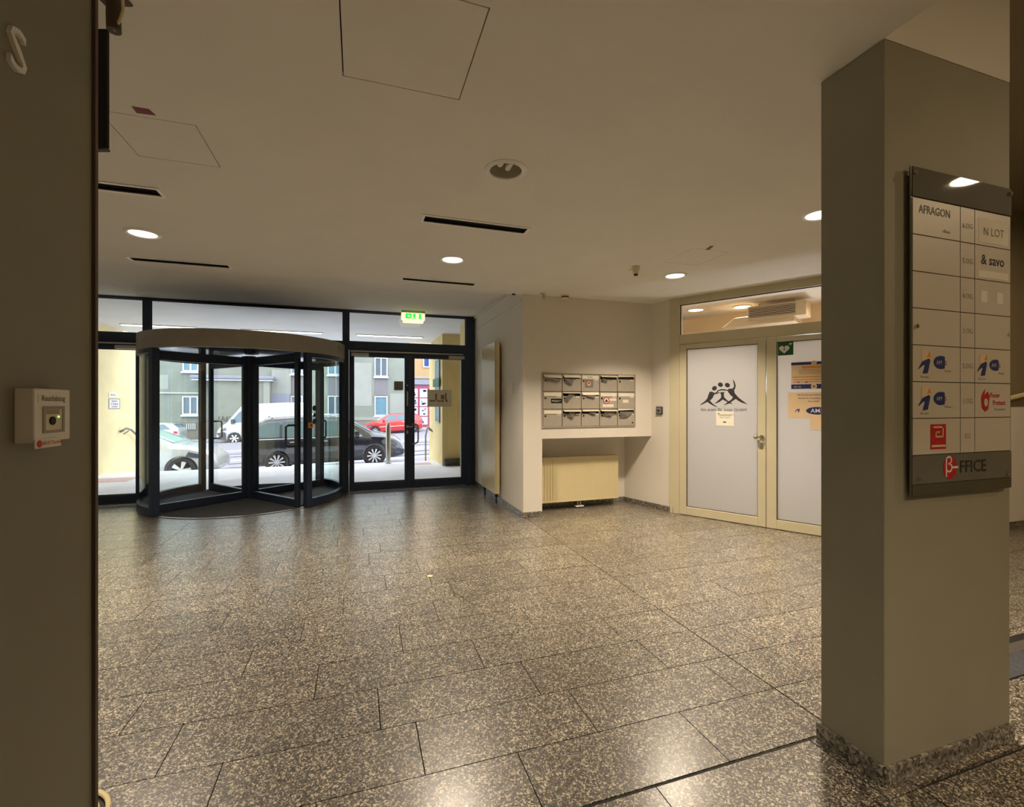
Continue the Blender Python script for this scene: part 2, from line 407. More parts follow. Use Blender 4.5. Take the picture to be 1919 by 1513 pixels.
for k in range(-1, 14):
    y0 = 1.455 + P * k; y1 = y0 + P
    if y0 > 5.34: continue
    if y0 + .1 > 3.2:
        xe = A_[0] + (A_[1] - (y0 + .15)) * 0.587 + .05 if y0 < 4.9 else 3.85
    else: xe = 5.3
    row(y0, y1, 1.943, xe, [], .9, 1.2)
row(5.34, 5.57, 2.16, 3.70, [2.9]); row(5.57, 5.80, 2.16, 3.64, [2.6, 3.3])
for k in range(3):
    y1 = 1.445 - P * k; row(y1 - P, y1, -.66, 1.94, [1.031 if k == 0 else rnd.uniform(0, 1)])
rest = MB()
for k in range(-14, 0):
    y1 = 1.445 + P * (k + 1) - P * 3
    if y1 - P < -3.0: continue
    for j in range(9): rest.box(-.66 + .95 * j, -.66 + .95 * j + .946, y1 - P, y1 - .004, -0.012, 0)
for k in range(3):
    y1 = 1.445 - P * (k + 1)
    for j in range(6): rest.box(1.945 + .95 * j, 1.945 + .95 * j + .946, y1 - P, y1 - .004, -0.012, 0)
for k in range(21):
    y0 = 1.455 + P * k; xl = max(-4.9, -0.75 - 0.84 * (y0 + P))
    if xl > -4.85: rest.box(-4.9, xl - .004, y0, y0 + P - .004, -0.012, 0)
for k in range(6): rest.box(5.305, 8.0, 1.455 + P * k, 1.455 + P * (k + 1) - .004, -0.012, 0)
o = obj('tile_field', rest.xf(Matrix.Translation(-Vector(floor.location))), M['granite'], parent=floor); o['kind'] = 'stuff'
struct('trim_1', MB().box(-.66, 1.83, 1.4465, 1.4535, -0.012, -0.002), M['black'], 'dark movement joint across the granite floor in line with the pillar', 'floor joint')
# ribbed threshold right of the pillar
th = thing('floor_threshold', (3.3, 1.6, 0), 'dark ribbed threshold strip with pale metal edge right of the grey pillar', 'threshold')
obj('mat_strip', MB().box(-.7, 2.6, -.16, -.02, 0, .008), M['mat'], th); obj('metal_edge', MB().box(-.7, 2.6, -.02, .05, 0, .010), M['steel'], th, .002); obj('rubber_edge', MB().box(-.7, 2.6, .05, .10, 0, .008), M['black'], th)

# ---- walls
struct('wall_left', MB().box(-5.1, -4.9, -3.2, 7.9, 0, 3.0), M['wall'], 'white painted wall on the far left of the lobby', 'wall')
struct('wall_back', MB().box(-4.9, 8.2, -3.2, -3.0, 0, 3.7), M['plaster'], 'painted wall behind the viewer', 'wall')
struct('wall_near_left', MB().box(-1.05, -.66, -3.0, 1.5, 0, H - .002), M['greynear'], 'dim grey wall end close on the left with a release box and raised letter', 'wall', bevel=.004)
struct('trim_2', MB().box(-.672, -.652, 1.492, 1.506, 0, H - .004), M['brown'], 'dark corner bead on the edge of the near left wall', 'trim')
wr = MB().box(1.91, 2.11, 5.80, 7.9, 0, H).box(1.91, 2.11, 5.43, 7.9, H, 2.96)
wr.prism([(1.91, 5.337), (2.158, 5.337), (2.158, 5.80), (1.91, 5.80)], 0, H)
struct('wall_right', wr, M['wall'], 'white wall with tall radiator between entrance doors and mailbox recess', 'wall')
struct('wall_mailboxes', MB().prism([(2.158, 5.34), (3.741, 5.34), (3.614, 5.80), (2.158, 5.80)], .962, H), M['wall'], 'cream wall above the radiator recess with the mailboxes let in', 'wall')
struct('wall_recess', MB().box(2.158, 3.66, 5.80, 5.92, 0, H), M['wall'], 'shaded back wall of the recess behind the low radiator', 'wall')
struct('wall_switch', MB().prism([(3.614, 5.798), (3.839, 4.987), (4.0, 5.03), (3.78, 5.92), (3.614, 5.92)], 0, H), M['wall'], 'cream wall with grey key switch between recess and frosted doors', 'wall')
struct('wall_stairs', MB().box(4.94, 8.0, 3.2, 3.35, 0, 3.6), M['plaster'], 'brownish stair hall wall seen right of the grey pillar', 'wall')
struct('trim_8', MB().box(4.98, 7.99, 3.19, 3.2, .071, 1.36), M['wall'], 'lighter dado on the stair hall wall below the handrail', 'dado')
struct('wall_far_right', MB().box(8.0, 8.2, -3.0, 3.35, 0, 3.7), M['plaster'], 'stair hall end wall outside the view on the right', 'wall')
a = dw(2.2); b = dw(2.2, .12); struct('wall_door_end', MB().prism([a, (4.94, 3.2), (5.05, 3.34), b], 0, H), M['wall'], 'narrow wall return beside the frosted double door', 'wall')
struct('pillar', MB().box(1.83, 2.58, 1.187, 1.433, 0, H - .002), M['greywall'], 'grey painted rectangular pillar carrying the tenant directory', 'pillar', bevel=.003)

# ---- ceilings
main = MB().prism([(-4.9, -3), (1.83, -3), (1.83, 1.187), (2.58, 1.187), (2.58, 1.433), (4.93, 3.18), (5.03, 3.25), (4.0, 5.06), (3.78, 5.92), (2.13, 5.92), (2.13, 5.43), (1.905, 5.42), (-4.9, 5.42)], H, 3.6)
ceiling = struct('ceiling', main, M['ceil'], 'low beige painted main ceiling with downlights, slots and access panels', 'ceiling')
LAMPS = [(-1.608, 4.375), (.829, 4.265), (3.14, 4.07), (3.10, 2.43)]
OFF = (.803, 2.541)
VENTS = [(-2.015, -1.18, 3.43, 3.575), (-2.015, -1.18, 5.10, 5.245), (.43, 1.252, 3.31, 3.455), (.43, 1.257, 5.02, 5.155)]
PANELS = [(-.062, .424, 1.515, 2.02), (-1.13, -.742, 2.60, 3.02), (2.74, 3.125, 3.30, 3.72)]
cut = MB()
oc = ceiling.location
for x, y in LAMPS + [(-2.6, 2.4), (1.0, -.9), (-2.6, .2)]: cut.cyl((x, y, H - .05), .107, .13, n=32)
cut.cyl((OFF[0], OFF[1], H - .05), .10, .22, n=40)
for x0, x1, y0, y1 in VENTS: cut.box(x0 + .02, x1 - .02, y0 + .02, y1 - .02, H - .05, H + .10)
for x0, x1, y0, y1 in PANELS: cut.box(x0, x1, y0, y1, H - .05, H + .02)
boolean(ceiling, cut)
lo = -Vector(oc)
for i, (x0, x1, y0, y1) in enumerate(PANELS):
    g = (.005, .0045, .0045)[i]
    obj('gap_shade', MB().box(x0, x1, y0, y1, H + .0185, H + .0198).xf(Matrix.Translation(lo)), M['grout'], ceiling)  # dark sheet stands for the shade in the gap around each panel
    pm = MB().box(x0 + g, x1 - g, y0 + g, y1 - g, H, H + .018).xf(Matrix.Translation(lo))
    obj('access_panel', pm, M['ceil'], ceiling)
struct('ceiling_entrance', MB().box(-4.9, 2.11, 5.42, 7.9, HB, 3.0), M['ceil'], 'slightly higher ceiling strip in front of the glazed entrance', 'ceiling')
struct('ceiling_stairs', MB().box(1.83, 8.2, -3.2, 3.35, 3.6, 3.75), M['plaster'], 'high ceiling of the stair hall on the right', 'ceiling')
struct('trim_3', MB().box(1.886, 1.91, 5.44, FY - .06, HB - .035, HB), M['wall'], 'thin white moulding where side wall meets entrance ceiling', 'trim', bevel=.004)
struct('trim_4', MB().box(1.8995, 1.91, 5.42, 7.7, 2.66, 2.69), M['wall'], 'thin white cable duct high on the side wall', 'trim', bevel=.003)

# ---- skirtings
bb = .07; bt = .012
def skirt(name, p, q, side, label, n=None):
    (x0, y0), (x1, y1) = p, q; L = math.hypot(x1 - x0, y1 - y0); n = n or max(1, round(L / .6))
    ang = math.atan2(y1 - y0, x1 - x0)
    t = thing(name, (x0, y0, 0), label, 'skirting', ang, kind='structure')
    for i in range(n):
        a0 = L * i / n; a1 = L * (i + 1) / n - .002
        obj('skirting_tile', MB().box(a0, a1, min(0, side * bt), max(0, side * bt), .0005, bb), M['granite_b'], t, .0015)
    return t
skirt('baseboard_right', (1.91, 7.78), (1.91, 5.325), -1, 'granite skirting below the tall white radiator')
skirt('baseboard_pier', (1.898, 5.337), (2.158, 5.337), -1, 'short granite skirting at the corner pier left of the low radiator')
skirt('baseboard_recess', (2.158, 5.80), (3.60, 5.80), -1, 'dark granite skirting at the back of the radiator recess')
skirt('baseboard_switch', (3.602, 5.795), (3.827, 4.987), -1, 'granite skirting running to the frosted door frame')
skirt('baseboard_stairs', (4.96, 3.2), (8.0, 3.2), -1, 'granite skirting on the stair hall wall')
skirt('baseboard_pillar_side', (1.83, 1.445), (1.83, 1.175), -1, 'granite skirting on the lobby side of the grey pillar', 1)
skirt('baseboard_pillar_front', (1.818, 1.187), (2.592, 1.187), -1, 'granite skirting on the front of the grey pillar', 1)
skirt('baseboard_near_left', (-.66, -3.0), (-.66, 1.5), -1, 'granite skirting along the near left wall')

# ================================================================== GLAZED ENTRANCE
fr = MB()
y0, y1 = 7.80, 7.88
fr.box(-4.9, 1.91, y0, y1, 2.862, HB)
for x0, x1 in ((-4.9, -4.80), (-2.874, -2.786), (-.231, -.145), (1.751, 1.91)): fr.box(x0, x1, y0, y1, 0, 2.862)
fr.box(-4.80, -2.874, y0, y1, 2.262, 2.385); fr.box(-.145, 1.751, y0, y1, 2.262, 2.395)
fr.box(-2.786, -.231, y0, y1, 2.262, 2.385)
struct('trim_5', fr, M['anth'], 'anthracite metal framework of the glazed entrance front', 'entrance frame', bevel=.004)
for i, (x0, x1, w) in enumerate(((-4.80, -2.874, 'left'), (-2.786, -.231, 'middle'), (-.145, 1.751, 'right'))):
    w_ = thing('window_%d' % (i + 1), ((x0 + x1) / 2, 7.84, 2.385), {'left': 'transom window above the left entrance doors', 'middle': 'wide transom window above the revolving door', 'right': 'transom window with exit sign above the right entrance doors'}[w], 'window', kind='structure')
    L = (x1 - x0) / 2
    obj('window_pane', MB().box(-L, L, -.006, .006, 0, .478), M['glass'], w_)
    obj('window_seal', MB().box(-L, L, -.014, .014, .468, .477).box(-L, L, -.014, .014, .0, .010).box(-L, -L + .01, -.014, .014, 0, .477).box(L - .01, L, -.014, .014, 0, .477), M['rubber'], w_)

def entrance_doors(name, xa, xb, label, mirror=False):
    t = thing(name, ((xa + xb) / 2, 7.84, 0), label, 'door', kind='structure')
    c = (xa + xb) / 2; L = (xb - xa) / 2
    obj('door_frame', MB().box(-L, L, -.05, .05, 2.215, 2.26), M['anth'], t, .003)
    for s in (-1, 1):
        l0, l1 = (-L, -.002) if s < 0 else (.002, L)
        st = .078
        m = MB().box(l0, l0 + st, -.035, .035, .012, 2.213).box(l1 - st, l1, -.035, .035, .012, 2.213)
        m.box(l0 + st, l1 - st, -.035, .035, .012, .132).box(l0 + st, l1 - st, -.035, .035, 2.155, 2.213)
        leaf = obj('door_leaf', m, M['anth'], t, .003)
        obj('glass_pane', MB().box(l0 + st, l1 - st, -.005, .005, .132, 2.155), M['glass'], leaf)
        obj('glazing_bead', MB().box(l0 + st, l1 - st, -.012, .012, .132, .140).box(l0 + st, l1 - st, -.012, .012, 2.147, 2.155), M['rubber'], leaf)
        hx = (.05 if s > 0 else -.05)
        xx = l0 + .035 if s > 0 else l1 - .035
        if s > 0 or mirror:
            h = MB().tube([(xx, -.035, 1.06), (xx + .05 * s, -.07, 1.06), (xx + .085 * s, -.08, 1.04), (xx + .095 * s, -.08, 1.01), (xx + .095 * s, -.08, .79), (xx + .085 * s, -.08, .76), (xx + .05 * s, -.07, .74), (xx, -.035, .74)], .012, 10)
            obj('pull_handle', h, M['anth2'], leaf, smooth=True)
        else:
            obj('lever_handle', MB().cyl((xx, -.05, 1.02), .022, .02, 'y', 16).tube([(xx, -.05, 1.02), (xx, -.085, 1.02), (xx + .085, -.09, 1.02)], .009), M['steel'], leaf, smooth=True)
            obj('key_plate', MB().prism(ell(xx, .93, .015, .033), -.043, -.035, 'y'), M['steel'], leaf)
            obj('latch_strip', MB().box(xx - .012, xx + .012, -.043, -.035, 1.36, 1.60), M['steel'], leaf, .004)
            obj('latch_bolt', MB().cyl((xx, -.043, 1.70), .012, .01, 'y', 12), M['steel'], leaf)
    obj('closer_rail', MB().box(-L + .02, L - .05, -.075, -.052, 2.222, 2.242), M['steel'], t, .003)
    for xx in (-L + .03, L - .30): obj('door_closer', MB().box(xx, xx + .27, -.085, -.037, 2.155, 2.207), M['steel'], t, .006)
    return t
entrance_doors('door_1', -4.796, -2.878, 'left dark framed glass entrance doors giving onto the yellow wall', mirror=True)
entrance_doors('door_2', -.141, 1.747, 'right pair of dark framed glass entrance doors')

# ---- revolving door
RC = (-1.52, 7.74, 0)
rv = thing('revolving_door', RC, 'large dark framed revolving door with curved glass and bowed canopy', 'revolving door')
RR = 1.28
obj('canopy', MB().arc((0, 0), RR - .03, RR + .035, -180, 180, 2.085, 2.305, 72), M['anth2'], rv, smooth=True)
obj('canopy_top', MB().cyl((0, 0, 2.27), RR - .031, .03, n=64), M['anth'], rv)
obj('canopy_underside', MB().cyl((0, 0, 2.11), RR - .031, .012, n=64), M['glossdark'], rv)
pst = MB()
for a0, a1 in ((43, 137), (-137, -43)):
    obj('curved_rail', MB().arc((0, 0), RR - .04, RR + .03, a0, a1, .004, .115, 24), M['anth'], rv, smooth=True)
    obj('curved_rail', MB().arc((0, 0), RR - .04, RR + .03, a0, a1, 2.03, 2.084, 24), M['anth'], rv, smooth=True)
    for b0, b1 in ((a0 + 2, (a0 + a1) / 2 - 2), ((a0 + a1) / 2 + 2, a1 - 2)):
        obj('curved_glass', MB().arc((0, 0), RR - .008, RR + .002, b0, b1, .115, 2.03, 16), M['glassg'], rv, smooth=True)
for a in (43, 90, 137, -43, -90, -137):
    o = obj('drum_post', MB().arc((0, 0), RR - .045, RR + .035, a - 1.7, a + 1.7, .004, 2.084, 3), M['anth'], rv)
obj('centre_shaft', MB().cyl((0, 0, .008), .07, 2.09, n=24), M['anth'], rv, smooth=True)
for a in (39, 129, -141, -51):
    d = Vector((math.sin(R(a)), -math.cos(R(a)), 0)); p = Vector((-math.cos(R(a)), -math.sin(R(a)), 0))
    mt = Matrix(((d.x, p.x, 0, 0), (d.y, p.y, 0, 0), (0, 0, 1, 0), (0, 0, 0, 1)))
    r0, r1 = .065, 1.215
    w = MB().box(r0, r0 + .05, -.025, .025, .015, 2.09).box(r1 - .07, r1, -.025, .025, .015, 2.09).box(r0 + .05, r1 - .07, -.025, .025, .015, .115).box(r0 + .05, r1 - .07, -.025, .025, 1.955, 2.075)
    wg = obj('wing', w.xf(mt), M['anth'], rv, .003)
    obj('wing_glass', MB().box(r0 + .05, r1 - .07, -.005, .005, .115, 1.955).xf(mt), M['glass'], wg)
    obj('wing_handle', MB().tube([(r1 - .035, .02, 1.11), (r1 - .04, .13, 1.11), (r1 - .05, .155, 1.09), (r1 - .05, .155, .85), (r1 - .04, .13, .83), (r1 - .035, .02, .83)], .014, 10).xf(mt), M['anth'], wg, smooth=True)
    obj('wing_brush', MB().box(r0 + .05, r1, -.012, .012, .0095, .0149).box(r1, r1 + .02, -.005, .005, .015, 2.0).xf(mt), M['rubber'], wg)
for q in range(4):
    a0 = -43 + 90 * q + 1
    mm = MB().arc((0, 0), .03, 1.235, a0 - 4, a0 + 84, .0005, .008, 20)
    o = obj('mat_quadrant', mm, M['mat'], rv)
obj('mat_ring', MB().arc((0, 0), 1.236, 1.262, -180, 180, .0005, .010, 72), M['steel'], rv)
ribs = MB()
for q in range(4):
    aq = R(-43 + 90 * q + 41)
    dx = Vector((math.sin(aq), -math.cos(aq), 0)); pp = Vector((math.cos(aq), math.sin(aq), 0))
    k = .10
    while k < 1.20:
        w = min(k * .93, math.sqrt(max(0, 1.22 ** 2 - k * k)))
        c0 = dx * k - pp * w; c1 = dx * k + pp * w
        e = dx * .006
        ribs.add([c0 - e + Vector((0, 0, .008)), c1 - e + Vector((0, 0, .008)), c1 + e + Vector((0, 0, .008)), c0 + e + Vector((0, 0, .008)), c0 + Vector((0, 0, .0125)), c1 + Vector((0, 0, .0125))], [(0, 1, 5, 4), (2, 3, 4, 5), (0, 4, 3), (1, 2, 5)])
        k += .034
o = obj('mat_ribs', ribs, M['mat'], rv); o['kind'] = 'stuff'
# stickers and button on the right front drum post
for i, z in enumerate((1.335, 1.245, 1.155)):
    a = R(48.5); c = Vector((RC[0] + (RR - .012) * math.sin(a), RC[1] - (RR - .012) * math.cos(a), z))
    sh = ell(0, 0, .036, .038) if i != 1 else [(-.036, -.03), (.036, -.03), (0, .042)]
    mb = MB().prism(sh, 0, .002, 'y').xf(Matrix.Translation(c) @ Matrix.Rotation(a, 4, 'Z') @ Matrix.Translation((0, .003, 0)))
    tag(obj('round_sticker' if i != 1 else 'triangle_sticker', mb, M['dark']), ('top round dark sticker on the curved glass of the revolving door', 'triangular dark sticker between two round ones on the curved glass', 'bottom round dark sticker on the curved glass of the revolving door')[i], 'sticker', 'stickers on the curved glass')
a = R(43); c = Vector((RC[0] + (RR + .038) * math.sin(a), RC[1] - (RR + .038) * math.cos(a), 1.07))
bx = thing('call_button', c, 'small orange push button box on the right post of the revolving door', 'button', a)
obj('button_box', MB().box(-.03, .03, -.03, 0, 0, .075), M['orange'], bx, .004); obj('push_button', MB().cyl((0, -.036, .038), .013, .008, 'y', 16), M['dark'], bx)

# ---- notices on the right entrance doors
po = thing('door_poster', (1.30, 7.825, 1.345), 'white landscape notice with brown picture taped to the right entrance door', 'poster')
obj('paper', MB().box(-.205, .205, -.003, 0, 0, .285), M['paper'], po)
g = MB()
for x0, x1, z0, z1 in ((-.17, -.08, .085, .115), (-.075, -.045, .10, .22), (.02, .08, .13, .20), (.09, .12, .11, .23), (.10, .135, .08, .12), (-.04, .02, .085, .11), (.03, .07, .08, .12)): g.add(*(lambda m: (m.v, m.f))(plate(rect(x0, x1, z0, z1), -.0032)))
obj('picture_print', g, M['brick'], po)
for x in (-.19, .19): obj('tape_strip', MB().box(x - .012, x + .012, -.0045, -.0035, .26, .30), M['white'], po)
tag(obj('square_sticker', MB().box(.555, .70, 7.829, 7.833, 1.625, 1.765), M['grey']), 'grey square sticker on the left leaf of the right entrance doors', 'sticker')

# ---- exit sign
ex = thing('exit_sign', (.838, 7.62, HB), 'lit green emergency exit sign hanging below the ceiling before the transom', 'exit sign')
obj('sign_housing', MB().box(-.185, .185, -.05, .05, -.035, 0), M['white'], ex, .004)
obj('light_body', MB().box(-.185, .185, -.04, .04, -.145, -.036), M['exw'], ex, .008)
obj('sign_panel', MB().box(-.125, .125, -.046, -.0405, -.128, -.045), M['exg'], ex)
obj('lower_diffuser', MB().box(-.16, .16, -.03, .03, -.19, -.146), M['exw'], ex, .006)
pic = plate(rect(.035, .085, -.125, -.05), -.0462)
for pts in ([(-.03, -.066), (-.01, -.062), (-.005, -.095), (-.03, -.10)], [(-.02, -.098), (-.045, -.124), (-.032, -.127), (-.006, -.098)], [(-.01, -.097), (.015, -.112), (.01, -.126), (-.02, -.098)], ell(-.012, -.056, .008, .008, 10), [(-.095, -.08), (-.075, -.08), (-.075, -.065), (-.055, -.088), (-.075, -.111), (-.075, -.096), (-.095, -.096)]):
    m = plate(pts, -.0462); pic.add(m.v, m.f)
obj('pictogram', pic, M['exw'], ex)

# ---- tall radiator on the right wall
tr_ = thing('tall_radiator', (1.91, 6.56, .12), 'tall narrow white radiator on the side wall beside the entrance', 'radiator')
obj('radiator_panel', MB().box(-.112, -.092, -.36, .36, .02, 2.14), M['radi'], tr_, .004)
obj('back_panel', MB().box(-.052, -.042, -.34, .34, .03, 2.13), M['radi'], tr_)
obj('side_cover', MB().box(-.092, -.042, -.365, -.355, .02, 2.14), M['radi'], tr_, .002); obj('side_cover', MB().box(-.092, -.042, .355, .365, .02, 2.14), M['radi'], tr_, .002)
obj('top_grille', MB().box(-.095, -.042, -.354, .354, 2.128, 2.14), M['radi'], tr_)
for z in (.4, 1.8):
    for y in (-.2, .2): obj('wall_bracket', MB().box(-.042, 0, y - .015, y + .015, z, z + .05), M['radi'], tr_)
for y in (-.31, .31): obj('valve', MB().tube([(-.075, y, .03), (-.075, y, -.05), (-.075, y, -.119)], .011).cyl((-.075, y, -.03), .02, .04, n=12), M['black'], tr_, smooth=True)
nb = thing('wall_notice', (1.91, 5.825, 1.535), 'small pale framed plate on the side wall right of the tall radiator', 'notice')
obj('plate_frame', MB().box(-.008, 0, -.115, .115, 0, .135), M['white'], nb, .002); obj('paper', MB().box(-.0095, -.008, -.10, .10, .012, .122), M['paper'], nb)

# ================================================================== MAILBOXES
mu = thing('mailbox_unit', (2.163, 5.34, 1.108), 'silver block of fifteen mailboxes let into the cream wall', 'mailboxes')
MW, MH = 1.312, .664
obj('unit_frame', MB().box(-.012, MW + .012, -.014, 0, -.012, 0).box(-.012, MW + .012, -.014, 0, MH, MH + .012).box(-.012, 0, -.014, 0, 0, MH).box(MW, MW + .012, -.014, 0, 0, MH), M['alu'], mu, .002)
obj('unit_backing', MB().box(0, MW, -.002, -.0005, 0, MH), M['black'], mu)
cw, ch_ = MW / 5, MH / 3
openings = {(0, 0): 35, (0, 1): 45, (0, 2): 4, (0, 3): 70, (0, 4): 25, (1, 0): 5, (1, 1): 75, (1, 2): 30, (1, 3): 4, (1, 4): 3, (2, 0): 5, (2, 1): 70, (2, 2): 65, (2, 3): 72, (2, 4): 28}
for r in range(3):
    for c in range(5):
        x0 = c * cw + .004; x1 = (c + 1) * cw - .004; z1 = MH - r * ch_ - .004; z0 = z1 - ch_ + .008
        fz = z1 - .052
        bx = obj('mailbox', MB().box(x0, x1, -.014, -.003, z0, fz - .002).box(x0, x1, -.014, -.003, z1 - .010, z1).box(x0, x0 + .008, -.014, -.003, fz - .002, z1 - .01).box(x1 - .008, x1, -.014, -.003, fz - .002, z1 - .01), M['alu'], mu, .0015)
        ang = openings[(r, c)]
        fl = MB().box(x0 + .009, x1 - .009, -.004, 0, -.044, 0)
        tilt = rnd.uniform(-2, 2) if ang > 10 else 0
        fl.xf(Matrix.Translation((0, -.013, z1 - .011)) @ Matrix.Rotation(R(-ang), 4, 'X') @ Matrix.Rotation(R(tilt), 4, 'Y'))
        obj('flap', fl, M['alul'], bx, .001)
        obj('lock', MB().cyl((x0 + .030, -.018, fz - .030), .0125, .005, 'y', 16), M['black'], bx)
        obj('name_plate', MB().box(x1 - .072, x1 - .018, -.0155, -.014, fz - .018, fz - .004), M['paper'], bx)
        if (r, c) == (1, 0):
            obj('name_sticker', MB().box(x1 - .15, x1 - .004, -.0155, -.014, fz - .09, fz - .035), M['blackg'], bx)
            obj('lettering', text_mb('POLINT', .036, .0162, at=(x1 - .077, 0, fz - .075)), M['paper'], bx)
        if (r, c) == (1, 3):
            ring = MB().lathe((x0 + .095, -.0165, fz - .055), [(.035, 0), (.045, 0), (.045, .002), (.035, .002)], 24, 'y', True)
            obj('round_sticker', MB().cyl((x0 + .095, -.0155, fz - .055), .036, .001, 'y', 24), M['paper'], bx); obj('sticker_ring', ring, M['red'], bx)
            obj('sticker_figure', plate([(x0 + .07, fz - .075), (x0 + .12, fz - .075), (x0 + .105, fz - .05), (x0 + .095, fz - .035), (x0 + .083, fz - .052)], -.0156), M['dark'], bx)
            obj('name_sticker', MB().box(x0 + .14, x1 - .012, -.0155, -.014, fz - .06, fz - .03).box(x0 + .04, x0 + .20, -.0155, -.014, fz - .14, fz - .105), M['paper'], bx)
            obj('flap_sticker', MB().box(x0 + .06, x0 + .16, -.0195, -.0178, fz + .012, fz + .036), M['paper'], bx)
        if (r, c) == (1, 4): obj('name_sticker', MB().box(x0 + .075, x0 + .16, -.0155, -.014, fz - .085, fz - .045), M['paper'], bx, .0005)
        if (r, c) == (0, 2):
            obj('notice_sticker', MB().box(x0 + .05, x0 + .165, -.0155, -.014, fz - .115, fz - .012), M['grey'], bx)
            obj('sticker_print', MB().cyl((x0 + .105, -.0165, fz - .06), .028, .001, 'y', 20), M['beige'], bx)
            obj('red_print', MB().cyl((x0 + .105, -.0175, fz - .055), .014, .001, 'y', 16), M['red'], bx)
            obj('lettering', text_mb('Stuffes', .028, .019, at=(x0 + .12, 0, z1 - .04)), M['dark'], bx)
        if (r, c) == (2, 4): obj('corner_lock', MB().cyl((x1 - .03, -.018, z0 + .035), .010, .005, 'y', 16), M['black'], bx)
# mail sticking out of the slots
def mail(r, c, pts, label, m=M['paperg'], bend=.02):
    x0 = 2.163 + c * cw + .004; z1 = 1.108 + MH - r * ch_ - .004
    vs = [(x0 + p[0], 5.34 - .019 - bend * (1 - i % 2), z1 + p[1]) for i, p in enumerate(pts)]
    back = [(v[0], v[1] + .003, v[2]) for v in vs]; n = len(vs)
    mb = MB().add(vs + back, [tuple(range(n)), tuple(range(n, 2 * n))[::-1]] + [(i, (i + 1) % n, n + (i + 1) % n, n + i) for i in range(n)])
    tag(obj('mail_item', mb, m), label, 'letter', 'mail sticking out of the mailboxes')
mail(0, 0, [(.02, -.035), (.25, -.045), (.21, -.10), (.03, -.085)], 'grey flyer hanging from the mailbox in the upper left corner')
mail(0, 1, [(.03, -.05), (.15, -.075), (.12, -.14), (.02, -.10)], 'crooked grey flyer out of the second mailbox of the top row')
mail(0, 3, [(.02, -.045), (.11, -.05), (.09, -.10), (.03, -.085)], 'grey paper out of the fourth mailbox of the top row')
mail(1, 1, [(.08, -.03), (.17, -.035), (.06, -.13), (.02, -.10)], 'long crooked grey leaflet out of the second mailbox of the middle row')
mail(1, 2, [(.05, -.045), (.20, -.035), (.18, -.08), (.07, -.075)], 'short grey paper out of the centre mailbox of the block')
mail(2, 1, [(.08, -.035), (.17, -.035), (.14, -.115), (.06, -.10)], 'grey leaflet out of the second mailbox of the bottom row')
mail(2, 2, [(.10, -.04), (.21, -.04), (.19, -.07), (.13, -.07)], 'small grey paper out of the middle mailbox of the bottom row')
mail(2, 3, [(.06, -.03), (.24, -.02), (.15, -.09), (.03, -.085)], 'dark flyer out of the fourth mailbox of the bottom row')
mail(2, 4, [(.02, -.03), (.24, -.035), (.13, -.10), (.03, -.125)], 'large grey paper out of the lower right corner mailbox')

# ---- low radiator in the recess
lr = thing('low_radiator', (2.78, 5.60, .10), 'wide cream panel radiator standing in the recess under the mailboxes', 'radiator')
RWd = .61; pr = []
n_r = 30
x = -RWd
prof = [(-RWd, 0)]
for i in range(n_r):
    xa = -RWd + .02 + (2 * RWd - .04) * i / n_r; wv = (2 * RWd - .04) / n_r
    dp = .008 if i < 6 else .0012
    prof += [(xa + wv * .15, 0), (xa + wv * .35, dp), (xa + wv * .65, dp), (xa + wv * .85, 0)]
prof += [(RWd, 0), (RWd, .014), (-RWd, .014)]
obj('radiator_panel', MB().prism(prof, .02, .57, 'z'), M['radi'], lr)
obj('panel_rim', MB().box(-RWd, RWd, -.002, .014, 0, .02).box(-RWd, RWd, -.002, .014, .57, .592), M['radi'], lr, .003)
obj('rear_panel', MB().box(-RWd, RWd, .08, .094, .01, .585), M['radi'], lr)
tg = MB()
for i in range(28): tg.box(-RWd + .03 + i * .042, -RWd + .055 + i * .042, .016, .078, .588, .596)
tg.box(-RWd, RWd, .014, .018, .575, .596).box(-RWd, RWd, .076, .08, .575, .596)
obj('top_grille', tg, M['radi'], lr)
for x in (-RWd, RWd - .004): obj('side_cover', MB().box(x, x + .004, .014, .094, .01, .592), M['radi'], lr)
for x in (-.4, .4): obj('wall_bracket', MB().box(x - .02, x + .02, .095, .198, .3, .38), M['radi'], lr)
obj('valve', MB().tube([(.02, .05, 0), (.02, .05, -.06), (.02, .05, -.099)], .010).tube([(.06, .05, 0), (.06, .05, -.099)], .010), M['steel'], lr, smooth=True)
obj('valve_cover', MB().box(-.02, .10, .02, .08, -.085, -.07), M['white'], lr, .005)

# ---- key switch on the angled wall
uu = Vector((.2673, -.9636, 0)); nn = Vector((-.9636, -.2673, 0))
ks = thing('key_switch', Vector((3.614, 5.798, 1.255)) + uu * .615, 'small square grey key switch on the cream wall left of the frosted doors', 'switch', math.atan2(uu.y, uu.x))
obj('switch_plate', MB().box(-.05, .05, -.022, 0, 0, .105), M['ctrim'], ks, .006); obj('switch_frame', MB().box(-.036, .036, -.026, -.022, .016, .09), M['grey'], ks, .003)
obj('key_barrel', MB().cyl((0, -.034, .052), .014, .009, 'y', 16), M['black'], ks)

# ================================================================== FROSTED DOUBLE DOOR (angled wall)
dd = thing('door_3', (A_[0], A_[1], 0), 'cream framed frosted glass double door with dancing figures logo', 'door', PHI, kind='structure')
fm = MB().box(-.052, .072, -.02, .07, 0, H).box(2.06, 2.2, -.02, .07, 0, H).box(.072, 2.06, -.02, .07, 2.650, H).box(.072, 2.06, -.02, .07, 2.145, 2.268)
obj('door_frame', fm, M['cream'], dd, .003)
